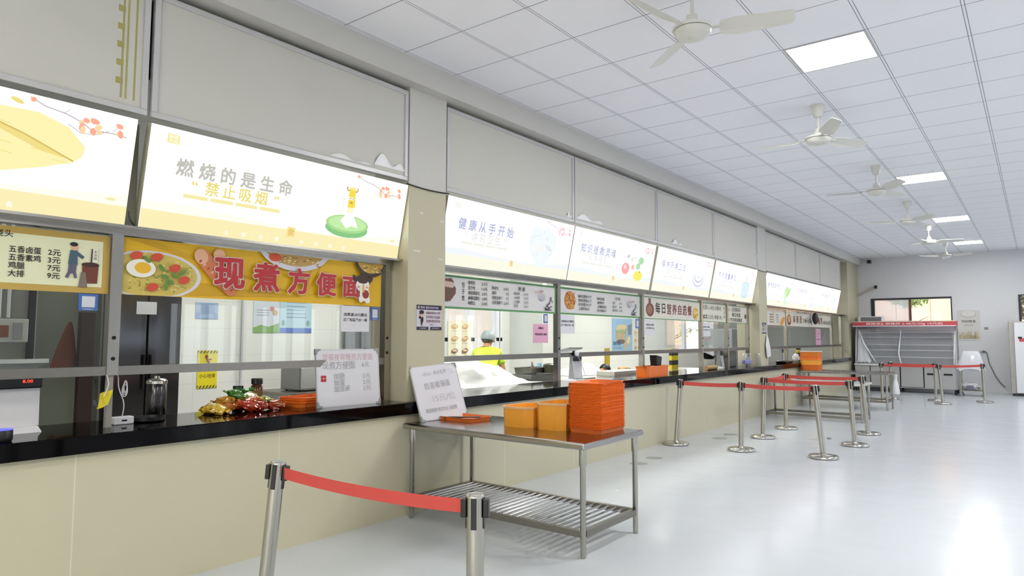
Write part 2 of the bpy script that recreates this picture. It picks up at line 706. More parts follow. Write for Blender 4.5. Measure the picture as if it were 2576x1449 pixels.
def serving_window(n, y0, y1, posts, end_post=True):
    root = struct('window_%d' % n)
    m = MB()
    d0, d1 = XW - 0.025, XW + 0.025
    m.box(d0 - 0.03, d1 + 0.005, y0, y1, ZH, 2.06)            # header
    m.box(d0 - 0.03, -4.10, y0, y1, 2.03, 2.045)             # ledge under the light boxes
    for yy, wd in posts:
        lo = ZG if n != 1 or yy > 3 else ZR0
        m.box(d0 - 0.006, d1 + 0.006, yy - wd / 2, yy + wd / 2, lo, ZH)
    m.build('frame', M_steel, root)
    mr = MB()
    e = [y0] + [q[0] for q in posts] + [y1]
    for a, b in zip(e[:-1], e[1:]):
        if b - a < 0.2:
            continue
        mr.box(d0, d1, a, b, ZR0, ZR1)
    mr.build('rail', M_steel2, root)
    if n == 1:
        MB().box(d0 + .01, d1 - .01, 1.672, 1.704, ZG, ZR0).build('lower_strip', mat('dull_strip', '#8d8a82', .4), root)  # narrow solid grey strip from countertop to rail
    for a, b in zip(e[:-1], e[1:]):
        if b - a < 0.2:
            continue
        g = MB().box(XW - 0.003, XW + 0.003, a, b, ZR1, ZH)
        g.build('glass_pane', M_glass, root)
    # bolts on the posts
    mb = MB()
    for yy, wd in posts:
        for z in (1.28, 1.40):
            mb.lathe([(0.011, 0), (0.011, 0.004), (0.004, 0.006)], 10, (0, 0, 0))
            nn = 30
            for q in mb.v[-nn:]:
                q.x, q.y, q.z = d1 + 0.006 + q.z, yy + q.y, z + q.x
    mb.build('bolt', M_dark, root)
    return root


serving_window(1, -0.36, 3.83, [(1.69, 0.062), (3.77, 0.05)])
serving_window(2, 4.27, 12.69, [(4.30, 0.04), (6.30, 0.055), (8.345, 0.055), (10.40, 0.055), (11.54, 0.06), (12.60, 0.06)])
serving_window(3, 13.15, 20.2, [(15.02, 0.05), (19.06, 0.05), (20.12, 0.06)])

# ------------------------------------------------------------------ wall boards above the light boxes
boards = [(-0.36, 1.748, 'grey framed wall board with yellow tape marks, above the bread light box'),
          (1.772, 3.815, 'grey framed wall board above the no smoking light box'),
          (4.285, 6.36, 'grey framed wall board above the clean hands light box'),
          (6.375, 8.455, 'grey framed wall board above the vegetables light box'),
          (8.47, 10.52, 'grey framed wall board above the plates light box'),
          (10.535, 12.675, 'grey framed wall board above the blue bottle light box'),
          (13.165, 15.22, 'grey framed wall board above the leafy greens light box'),
          (15.235, 17.29, 'grey framed wall board above the light box with a pale grey picture'),
          (17.305, 19.40, 'grey framed wall board above the last light box by the far corner')]
M_tape = mat('old_tape', '#a39c5e', 0.6)
M_peel = mat('loose_film', '#f2f3f5', 0.25)
for k, (a, b, lab) in enumerate(boards):
    t = thing('wall_board', lab, 'wall board', (XC, (a + b) / 2, 2.69), 0, 'grey boards above the light boxes')
    L = (XC, (a + b) / 2, 2.69)
    z0, z1 = 2.69, 3.445
    fr = 0.034

    def rel(m, nm, mt):
        o = m.build(nm, mt, t)
        o.matrix_parent_inverse = Matrix.Translation(-Vector(L))
        return o
    rel(MB().box(-4.075, -4.052, a + 0.005, b - 0.005, z0 + 0.005, z1 - 0.005), 'board', M_board)
    m = MB()
    m.box(-4.08, XC, a, b, z0, z0 + fr, 0.003)
    m.box(-4.08, XC, a, b, z1 - fr, z1, 0.003)
    m.box(-4.08, XC, a, a + fr, z0 + fr, z1 - fr, 0.003)
    m.box(-4.08, XC, b - fr, b, z0 + fr, z1 - fr, 0.003)
    rel(m, 'frame', M_alu)
    if k == 0:
        m = MB()
        for yy in (1.60, 1.625, 1.67):
            m.box(-4.053, -4.0505, yy, yy + 0.010, 2.76, 3.40)
        for q in range(6):
            z = 2.84 + q * 0.105
            m.box(-4.053, -4.0502, 1.575, 1.612, z, z + 0.035)
        rel(m, 'tape_mark', M_tape)
    # loose protective film at the lower corner, painted white as if catching light
    pe = {1: [(3.05, 2.73, 0.42, .05), (3.47, 2.75, .33, .16)], 3: [(6.42, 2.74, 0.62, 0.10)], 2: [(6.22, 2.73, .1, .1)], 4: [(8.52, 2.80, 0.06, .05), (8.95, 2.74, .36, .1)], 5: [(12.57, 2.9, .06, .12)]}.get(k)
    if pe:
        m = MB()
        for (y, z, wl, hh) in pe:
            def fn(i, j, y=y, z=z, wl=wl, hh=hh):
                zz = z + hh * (0.55 + 0.45 * math.sin(i * 7 + 1)) * j * math.sin(PI * min(1, i + .05)) + 0.01
                return (-4.05 + 0.012 * j * j, y + wl * i, zz)
            m.sheet(fn, 14, 4)
        rel(m, 'loose_film', M_peel)

# ------------------------------------------------------------------ backlit menu light boxes
LT, LB_, LXT, LXB = 2.65, 2.035, -4.03, -4.155
lV = Vector((LXT - LXB, 0, LT - LB_))
LH = lV.length
EW = {}


def E(name, col, s):
    return emit('backlit_' + name, col, s)


def plum(sg, u, v, s, warm):
    br = E('twig' + warm, '#b9aebc', 0.95)
    f1 = E('blossom' + warm, '#f2a58c' if warm == 'a' else '#eeb4c0', 1.0)
    f2 = E('petal' + warm, '#f7cda0' if warm == 'a' else '#f3cdd6', 1.0)
    y_ = lambda d: v + d * s * .42
    sg.line([(u - 0.62 * s, y_(.2)), (u - .52 * s, y_(0.10)), (u - 0.38 * s, y_(0.05)), (u - 0.27 * s, y_(-.04)), (u - 0.2 * s, y_(-0.14)), (u - .05 * s, y_(-.12)), (u + 0.06 * s, y_(-.14))], 0.010 * s, br)
    sg.line([(u - 0.36 * s, y_(-.12)), (u - 0.27 * s, y_(-.24)), (u - 0.16 * s, y_(-0.20)), (u - .08 * s, y_(-.1))], 0.007 * s, br)
    sg.line([(u - 0.4 * s, y_(.04)), (u - .36 * s, y_(.14))], 0.006 * s, br)
    sg.line([(u - 0.05 * s, y_(-.1)), (u + .0 * s, y_(.04))], 0.006 * s, br)
    rr = random.Random(3)
    for q in range(15):
        a, b = (u - 0.24 * s + rr.uniform(-.08, .12) * s, y_(-.06) + rr.uniform(-.05, .05) * s)
        if q > 9:
            a, b = (u - .01 * s + rr.uniform(-.05, .05) * s, y_(-.06) + rr.uniform(-.04, .05) * s)
        if q == 14:
            a, b = (u - 0.60 * s, y_(.17))
        sg.ell(a, b, 0.034 * s * rr.uniform(.5, 1.1), 0.021 * s, f1 if q % 3 else f2, rr.uniform(0, 3), 8)


def light_box(a, b, lab, title, quote, pic, warm, sub=True):
    t = thing('menu_light_box', lab, 'light box', (XC, (a + b) / 2, LB_), 0, 'backlit menu boxes above the serving windows')
    inv = Matrix.Translation(-Vector(t.location))
    W = b - a
    s = 1.0
    wt = 'a' if warm else 'b'

    def rel(o):
        o.matrix_parent_inverse = inv
        return o
    N = Vector((0, 1, 0)).cross(lV.normalized())
    if N.x < 0:
        N = -N
    # housing: shallow wedge box behind the face
    m = MB()
    f = [Vector((LXB, a, LB_)), Vector((LXB, b, LB_)), Vector((LXT, b, LT)), Vector((LXT, a, LT))]
    fr = [q - N * 0.004 for q in f]
    bk = [q - N * 0.07 for q in f]
    m.add(fr + bk, [(0, 1, 5, 4), (1, 2, 6, 5), (2, 3, 7, 6), (3, 0, 4, 7), (7, 6, 5, 4), (0, 3, 2, 1)])
    rel(m.build('housing', mat('box_housing', '#a7a692', 0.5), t))
    m = MB()
    m.add([q for q in f] + fr, [(0, 1, 2, 3), (0, 4, 5, 1), (1, 5, 6, 2), (2, 6, 7, 3), (3, 7, 4, 0)])
    rel(m.build('diffuser', E('white' + wt, '#fffcee' if warm else '#f3f6ff', 2.0), t))
    sg = Sign((LXB, a, LB_), (0, 1, 0), lV)
    h = LH
    band = E('band' + wt, '#efe3ae' if warm else '#eeedda', 1.0)
    gold = E('gold' + wt, '#eadf9f' if warm else '#e6e6dc', 1.0)
    gry = E('grey' + wt, '#b9b8b0' if warm else '#adb1d0', 1.0)
    pale = E('pale' + wt, '#e6e5da' if warm else '#dfe2ec', 1.0)
    hill = E('hill' + wt, '#f4f1e4' if warm else '#e6ebf8', 1.0)
    sg.poly([(0, .28 * h), (W * .14, .30 * h), (W * .34, .25 * h), (W * .6, .215 * h), (W * .8, .25 * h), (W, .30 * h), (W, .16 * h), (0, .16 * h)], hill)
    sg.poly([(0, 0), (W, 0), (W, .195 * h), (W * .5, .20 * h), (0, .205 * h)], band)
    wh = E('bright' + wt, '#fdfbee' if warm else '#fafaf4', 1.0)
    bt = '文·明·用·餐'
    sg.spread(bt, W * .25, W * .46, .055 * h, 0.05 * h, wh, 0.01)
    sg.spread('珍·惜·粮·食', W * .53, W * .74, .055 * h, 0.05 * h, wh, 0.01)
    sg.rect(W * .480, .125 * h, W * .512, .235 * h, E('seal' + wt, '#f0d58a' if warm else '#efe2c0', 1.0))
    sg.text('食', W * .496, .140 * h, .08 * h, E('sealink' + wt, '#d9b45c', 0.9), 0, None, 'c')
    o1 = rel(sg.build('printed_band', t))
    sg = Sign((LXB, a, LB_), (0, 1, 0), lV)
    sg.d = 0.004
    if sub:
        sg.rect(W * .046, .855 * h, W * .083, .945 * h, gold)
        sg.text('食堂', W * .0645, .902 * h, .035 * h, wh, 0.01, W * .028, 'c')
        sg.text('文化', W * .0645, .862 * h, .035 * h, wh, 0.01, W * .028, 'c')
        sg.text('勤俭节约 文明用餐', W * .094, .905 * h, .034 * h, gry, 0.0, W * .12)
        sg.text('中国文化 传承创新', W * .094, .857 * h, .034 * h, gry, 0.0, W * .12)
    if title:
        sg.text('—— 弘扬中华传统美德 ——', W * .28, .755 * h, .030 * h, pale, 0.0, W * .24, 'c')
        sg.spread(title, W * .075, W * .485, .575 * h, .16 * h, gry, 0.034, 1.0)
    if quote:
        sg.spread('“' + quote + '”', W * .115, W * .45, .425 * h, .14 * h, E('quote' + wt, '#e0d27c' if warm else '#d9dad6', 1.0), 0.026)
        for q in range(4):
            sg.rect(W * (.112 + q * .084), .365 * h, W * (.188 + q * .084), .405 * h, gold)
    sg.vtext('舌尖上的美食', W * .955, .42 * h, .022 * h, pale, 1.25)
    sg.ell(W * .955, .245 * h, .012 * W, .014 * h, gold)
    rel(sg.build('lettering', t))
    sg = Sign((LXB, a, LB_), (0, 1, 0), lV)
    sg.d = 0.006
    plum(sg, W * .955, .88 * h, .70, wt)
    rel(sg.build('plum_branch_print', t))
    sg = Sign((LXB, a, LB_), (0, 1, 0), lV)
    sg.d = 0.007
    pic(sg, W, h)
    rel(sg.build('picture_print', t))
    return t


def pic_bread(sg, W, h):
    y1, y2, y3 = E('crust1', '#f3e7a8', 1.0), E('crust2', '#e6d37f', 1.0), E('crust3', '#cbb35e', 1.0)
    c = (1.34, .62 * h)
    pts = [(-.62, .26), (-.40, .27), (-.2, .20), (-.03, .145), (.0, .13), (.06, .15), (.22, .155), (.36, .11), (.45, .02), (.44, -.03), (.40, -.07), (.27, -.12), (.1, -.17), (-.08, -.205), (-.2, -.17), (-.36, -.14), (-.55, -.12), (-.7, 0)]
    sg.poly([(c[0] + x, c[1] + y) for x, y in pts], y1)
    sg.poly([(c[0] + x, c[1] + y) for x, y in ((.0, .08), (.2, .02), (.40, -.06), (.25, -.04), (.02, .05))], y2)
    sg.line([(c[0] - .02, c[1] + .09), (c[0] + .17, c[1] + .03), (c[0] + .40, c[1] - .065)], .008, y3)
    sg.line([(c[0] + .0, c[1] + .14), (c[0] - .02, c[1] + .06), (c[0] - .25, c[1] + .0)], .010, y3)
    sg.line([(c[0] - .03, c[1] + .06), (c[0] - .02, c[1] - .02), (c[0] - .04, c[1] - .08)], .010, y3)
    sg.poly([(c[0] - .06, c[1] - .07), (c[0] - .02, c[1] - .10), (c[0] - .01, c[1] - .19), (c[0] - .05, c[1] - .16)], y2)
    for q in range(16):
        x, y = R.uniform(-.5, .32), R.uniform(-.08, .09)
        sg.line([(c[0] + x, c[1] + y), (c[0] + x + .09, c[1] + y - .012)], .004, y2)
    sg.ell(c[0] + .12, c[1] + .19, .03, .012, y2, -.3)
    sg.ell(c[0] - .03, c[1] + .21, .015, .008, y1, -.3)


def pic_smoke(sg, W, h):
    g1, g2, ye, wh, da = E('green1', '#9fd08a', 1.0), E('green2', '#7fbf7a', 1.0), E('filter', '#ecd047', 1.0), E('paper_white', '#fffef6', 1.05), E('toon_dark', '#a98c3a', .8)
    c = (W * .729, .37 * h)
    lim = None
    sg.ell(c[0], c[1] - .035, .20, .068, g2)
    sg.ell(c[0], c[1], .20, .068, g1)
    sg.ell(c[0], c[1] + .004, .178, .054, E('green3', '#b9e29f', 1.0))
    sg.poly([(c[0] - .07, c[1] + .02), (c[0] - .02, c[1] + .085), (c[0] + .03, c[1] + .09), (c[0] + .07, c[1] + .03), (c[0] + .10, c[1] - .02), (c[0] + .03, c[1] - .01), (c[0] - .01, c[1] - .035)], wh)
    sg.poly([(c[0] - .025, c[1] + .08), (c[0] + .03, c[1] + .09), (c[0] + .035, c[1] + .13), (c[0] - .02, c[1] + .13)], E('cuff', '#f4ecc0', 1.0))
    sg.poly([(c[0] - .025, c[1] + .125), (c[0] + .045, c[1] + .13), (c[0] + .03, c[1] + .27), (c[0] - .03, c[1] + .27)], ye)
    sg.ell(c[0], c[1] + .27, .03, .012, E('filter_top', '#f2dd77', 1.0))
    sg.ell(c[0] - .012, c[1] + .195, .012, .012, wh)
    sg.ell(c[0] + .014, c[1] + .195, .012, .012, wh)
    sg.ell(c[0] - .010, c[1] + .195, .005, .006, da)
    sg.ell(c[0] + .016, c[1] + .195, .005, .006, da)
    sg.ell(c[0] + .004, c[1] + .165, .014, .008, E('mouth', '#d49a4c', .9))
    for sgn in (-1, 1):
        sg.line([(c[0] + sgn * .03, c[1] + .25), (c[0] + sgn * .048, c[1] + .255), (c[0] + sgn * .05, c[1] + .28)], .010, da)
    sg.line([(c[0] - .075, c[1] + .0), (c[0] - .065, c[1] + .2)], .006, E('fork', '#ddd9c8', .95))
    sg.line([(c[0] - .085, c[1] + .23), (c[0] - .085, c[1] + .19), (c[0] - .065, c[1] + .175), (c[0] - .047, c[1] + .19), (c[0] - .047, c[1] + .23)], .006, E('fork', '#ddd9c8', .95))


def pic_hands(sg, W, h):
    sg.cx, sg.ku = W * .725, 1.38
    a, b, d = E('splash1', '#e6edfb', 1.0), E('splash2', '#d6e0f6', 1.0), E('splash3', '#ecebea', 1.0)
    c = (W * .725, .54 * h)
    pts = [(-.16, .15), (-.12, .2), (-.02, .17), (.05, .21), (.1, .16), (.19, .12), (.17, .0), (.11, -.13), (.02, -.24), (-.05, -.2), (-.13, -.1), (-.17, .02)]
    sg.poly([(c[0] + x, c[1] + y) for x, y in pts], a)
    for q in range(26):
        t = R.uniform(0, 2 * PI)
        rr_ = R.uniform(.05, .15)
        x, y = c[0] + math.cos(t) * rr_ * 1.05, c[1] + math.sin(t) * rr_ * 1.2
        sg.line([(x, y), (x + R.uniform(-.03, .03), y + R.uniform(-.05, .05))], .010, b if q % 2 else E('splash4', '#f7faff', 1.0))
    sg.poly([(c[0] - .09, c[1] - .03), (c[0] + .0, c[1] + .01), (c[0] + .08, c[1] + .0), (c[0] + .05, c[1] - .06), (c[0] - .07, c[1] - .07)], d)
    for q in range(3):
        sg.line([(c[0] + .05 + q * .02, c[1] + .01), (c[0] + .09 + q * .02, c[1] - .04)], .012, E('splash5', '#d8d8dc', 1.0))


def pic_veg(sg, W, h):
    sg.cx, sg.ku = W * .72, 1.55
    c = (W * .72, .47 * h)
    rd, gr, ye = E('veg_red', '#f0a3a3', 1.0), E('veg_green', '#a9d5a8', 1.0), E('veg_yellow', '#eee36a', 1.0)
    sg.ell(c[0] - .12, c[1] - .04, .065, .075, rd)
    sg.ell(c[0] - .13, c[1] - .02, .02, .03, E('veg_hi', '#f9d5d2', 1.0))
    sg.ell(c[0] + .0, c[1] - .01, .03, .035, E('veg_red2', '#f3b7a8', 1.0))
    sg.ell(c[0] + .11, c[1] - .11, .085, .065, ye)
    sg.line([(c[0] + .12, c[1] - .06), (c[0] + .14, c[1] - .05)], .02, E('veg_stem', '#9aa350', .9))
    sg.ell(c[0] + .13, c[1] + .09, .05, .05, gr)
    sg.ell(c[0] + .09, c[1] + .01, .04, .045, gr)
    sg.ell(c[0] - .1, c[1] + .12, .03, .02, E('veg_grey', '#c9c4cc', 1.0), .8)
    sg.ell(c[0] - .03, c[1] + .09, .025, .035, E('veg_pale', '#dce7cf', 1.0))
    sg.ell(c[0] + .02, c[1] + .12, .018, .018, E('veg_dot', '#d4dbe0', 1.0))


def pic_plate(sg, W, h):
    sg.cx, sg.ku = W * .74, 1.35
    c = (W * .74, .45 * h)
    for q, (a, b, col) in enumerate(((.17, .13, '#c9cbe0'), (.155, .117, '#eef0fa'), (.12, .09, '#c2c4d8'), (.108, .08, '#f4f6ff'), (.07, .05, '#d9dcee'), (.064, .046, '#f7f9ff'))):
        sg.ell(c[0], c[1] + .015 * q, a, b, E('plate%d' % q, col, 1.0))


def pic_bottle(sg, W, h):
    sg.cx, sg.ku = W * .75, 1.4
    c = (W * .75, .42 * h)
    b1, b2 = E('bot1', '#d3e6f4', 1.0), E('bot2', '#b7d2ea', 1.0)
    sg.poly([(c[0] - .11, c[1] - .15), (c[0] + .11, c[1] - .15), (c[0] + .12, c[1] + .1), (c[0] - .12, c[1] + .1)], b1)
    for sgn in (-1, 1):
        sg.line([(c[0] + sgn * .11, c[1] - .15), (c[0] + sgn * .12, c[1] + .1)], .014, b2)
    sg.line([(c[0] - .115, c[1] + .1), (c[0] + .115, c[1] + .1)], .014, b2)
    sg.line([(c[0] - .08, c[1] - .16), (c[0] + .08, c[1] - .16)], .02, b2)
    sg.poly([(c[0] - .035, c[1] + .1), (c[0] + .035, c[1] + .1), (c[0] + .03, c[1] + .22), (c[0] - .03, c[1] + .22)], E('bot3', '#e6e3dc', 1.0))


def pic_leaf(sg, W, h):
    sg.cx, sg.ku = W * .72, 1.5
    c = (W * .72, .4 * h)
    g1, g2 = E('leaf1', '#c5e6a9', 1.0), E('leaf2', '#cfeacf', 1.0)
    sg.ell(c[0], c[1] + .07, .10, .13, g1, -.3)
    sg.ell(c[0] + .1, c[1] + .08, .06, .11, E('leaf3', '#b8dfa6', 1.0), -.5)
    sg.ell(c[0] - .03, c[1] - .06, .045, .14, g2, .15)
    sg.ell(c[0] + .06, c[1] - .12, .04, .1, E('leaf4', '#d9efe6', 1.0), -.2)


def pic_pale(sg, W, h):
    sg.cx, sg.ku = W * .74, 1.4
    c = (W * .74, .38 * h)
    for q in range(7):
        sg.ell(c[0] + R.uniform(-.12, .12), c[1] + R.uniform(-.14, .12), R.uniform(.04, .1), R.uniform(.03, .08), E('grain%d' % (q % 3), ('#e4e7f0', '#e9eaee', '#dde1ee')[q % 3], 1.0), R.uniform(0, 3))


def pic_leaf2(sg, W, h):
    sg.cx, sg.ku = W * .74, 1.4
    c = (W * .74, .42 * h)
    sg.ell(c[0], c[1] + .08, .08, .09, E('leaf5', '#cdeed3', 1.0))
    sg.ell(c[0] + .02, c[1] - .02, .05, .1, E('leaf6', '#dbf2e4', 1.0))
    sg.line([(c[0] - .04, c[1] - .05), (c[0] - .02, c[1] - .2)], .03, E('leaf7', '#d8e0ee', 1.0))


light_box(-0.345, 1.695, 'backlit sign with yellow bread picture and plum blossom, over the price board', None, None, pic_bread, True, False)
light_box(1.773, 3.812, 'backlit no smoking sign with cartoon cigarette in a green ashtray', '燃烧的是生命', '禁止吸烟', pic_smoke, True)
light_box(4.30, 6.35, 'backlit clean hands sign with a picture of washing hands in water', '健康从手开始', '讲究卫生', pic_hands, False)
light_box(6.375, 8.401, 'backlit sign with red, green and yellow vegetables', '知识拯救灵魂', '科学搭配', pic_veg, False)
light_box(8.486, 10.51, 'backlit sign with a picture of stacked round plates', '保持环境卫生', '爱护公物', pic_plate, False)
light_box(10.595, 12.621, 'backlit sign with a pale blue bottle picture', '不劝酒量高低', '健康饮食', pic_bottle, False)
light_box(13.17, 15.155, 'backlit sign with bright leafy greens, just past the second column', '营养蔬菜常吃', '绿色健康', pic_leaf, False)
light_box(15.17, 17.212, 'backlit sign with a very pale grey picture, between two leafy ones', '节约粮食光荣', '光盘行动', pic_pale, False)
light_box(17.235, 19.33, 'backlit sign with faint leafy greens, last one towards the far corner', '文明用餐有序', '排队取餐', pic_leaf2, False)
# dangling cable between the first two light boxes
tag(MB().tube([(-4.12, 1.70, 2.13), (-4.12, 1.705, 2.10), (-4.125, 1.72, 2.075), (-4.13, 1.745, 2.05)], 0.006, 6).build('cable', M_black), 'short black cable end hanging between the two nearest light boxes', 'cable')
tag(MB().box(-4.24, -4.19, 1.697, 1.772, 2.06, 2.67).build('divider_post', mat('grey_post', '#7d7a6c', 0.5)), 'grey post between the bread and no smoking light boxes', 'post')

# ------------------------------------------------------------------ menu banners in the window heads
XS = XW + 0.008


def banner(y0, y1, z0, z1, bgm, lab, draw, name='menu_banner', cat='banner', x=XS, border=None, bw=0.03, tilt=0.0):
    t = thing(name, lab, cat, (x, (y0 + y1) / 2, z0))
    inv = Matrix.Translation(-Vector(t.location))
    o = MB().box(x - 0.004, x, y0, y1, z0, z1).build('sheet', bgm, t)
    o.matrix_parent_inverse = inv
    W, H = y1 - y0, z1 - z0
    if border:
        sg = Sign((x, y0, z0), (0, 1, 0), (0, 0, 1))
        sg.d = 0.0008
        sg.rect(0, 0, W, bw, border)
        sg.rect(0, H - bw, W, H, border)
        sg.rect(0, 0, bw, H, border)
        sg.rect(W - bw, 0, W, H, border)
        sg.build('border_print', t).matrix_parent_inverse = inv
    sg = Sign((x, y0, z0), (0, 1, 0), (0, 0, 1))
    sg.d = 0.0016
    r = draw(sg, W, H)
    o = sg.build('lettering', t)
    o.matrix_parent_inverse = inv
    return t


P = lambda n, c, r=0.55: mat('print_' + n, c, r)


def d_price(sg, W, H):
    i = M_ink
    u0 = W - .486
    sg.text('加浇头', u0 - .11, H - .058, .038, i, .014, .125)
    for k, (a, b) in enumerate((('五香卤蛋', '2元'), ('五香素鸡', '3元'), ('鸡腿', '7元'), ('大排', '9元'))):
        v = H - .137 - k * .0425
        sg.text(a, u0 + .0, v, .036, i, .014, .145 * len(a) / 4)
        sg.text(b, u0 + .178, v, .036, i, .014, .06)
    # old-time noodle cook beside a wooden barrel
    c = (u0 + .275, .075)
    bl, gy, br, sk = P('robe', '#3e5a68'), P('trouser', '#5c5870'), P('barrel', '#6b3527'), P('skin', '#d8a98a')
    sg.poly([(c[0], c[1] + .03), (c[0] + .04, c[1] + .03), (c[0] + .045, c[1] + .10), (c[0] + .005, c[1] + .10)], gy)
    sg.line([(c[0] + .008, c[1] + .035), (c[0] - .005, c[1] + .005)], .016, gy)
    sg.line([(c[0] + .034, c[1] + .035), (c[0] + .04, c[1] + .005)], .016, gy)
    sg.poly([(c[0], c[1] + .08), (c[0] + .048, c[1] + .08), (c[0] + .042, c[1] + .16), (c[0] + .008, c[1] + .16)], bl)
    sg.line([(c[0] + .035, c[1] + .15), (c[0] + .075, c[1] + .12)], .018, bl)
    sg.ell(c[0] + .03, c[1] + .178, .017, .02, sk)
    sg.ell(c[0] + .025, c[1] + .193, .02, .012, M_ink)
    sg.poly([(c[0] + .075, c[1] - .02), (c[0] + .15, c[1] - .02), (c[0] + .155, c[1] + .085), (c[0] + .07, c[1] + .085)], br)
    sg.ell(c[0] + .112, c[1] + .085, .046, .013, P('barrel_rim', '#3d211b'))
    sg.poly([(c[0] + .055, c[1] - .045), (c[0] + .10, c[1] - .045), (c[0] + .09, c[1] + .04), (c[0] + .065, c[1] + .04)], P('jar', '#7a6a62'))
    sg.line([(c[0] + .115, c[1] + .09), (c[0] + .118, c[1] + .175)], .006, M_ink)
    sg.rect(c[0] + .122, c[1] + .10, c[0] + .148, c[1] + .175, P('flag', '#e6e3d2'))
    sg.vtext('老汤面', c[0] + .135, c[1] + .152, .016, M_ink, 1.15)


banner(-0.36, 1.655, 1.652, 1.985, P('price_bg', '#dfe0bd'), 'pale yellow price board with cook and barrel drawing', d_price, border=P('price_border', '#b99a4c'), bw=.035)


def noodle_bowl(sg, u, v, a, b, lim, seed=1):
    rr = random.Random(seed)
    sg.ell(u, v, a * 1.09, b * 1.09, P('bowl_rim', '#d3cfdb'), 0, 34, lim=lim)
    sg.ell(u, v, a, b, P('noodle', '#c9b45a'), 0, 34, lim=lim)
    for q in range(150):
        t, k = rr.uniform(0, 2 * PI), math.sqrt(rr.uniform(0, .85))
        x, y = u + a * k * math.cos(t), v + b * k * math.sin(t)
        if not (lim[0] + .02 < x < lim[2] - .02 and lim[1] + .015 < y < lim[3] - .02):
            continue
        w_ = rr.uniform(0, PI)
        sg.line([(x, y), (x + .016 * math.cos(w_), y + .012 * math.sin(w_))], .006, P(('n1', 'n2', 'n3')[q % 3], ('#e3d58c', '#a8a048', '#7d8a3c')[q % 3]))


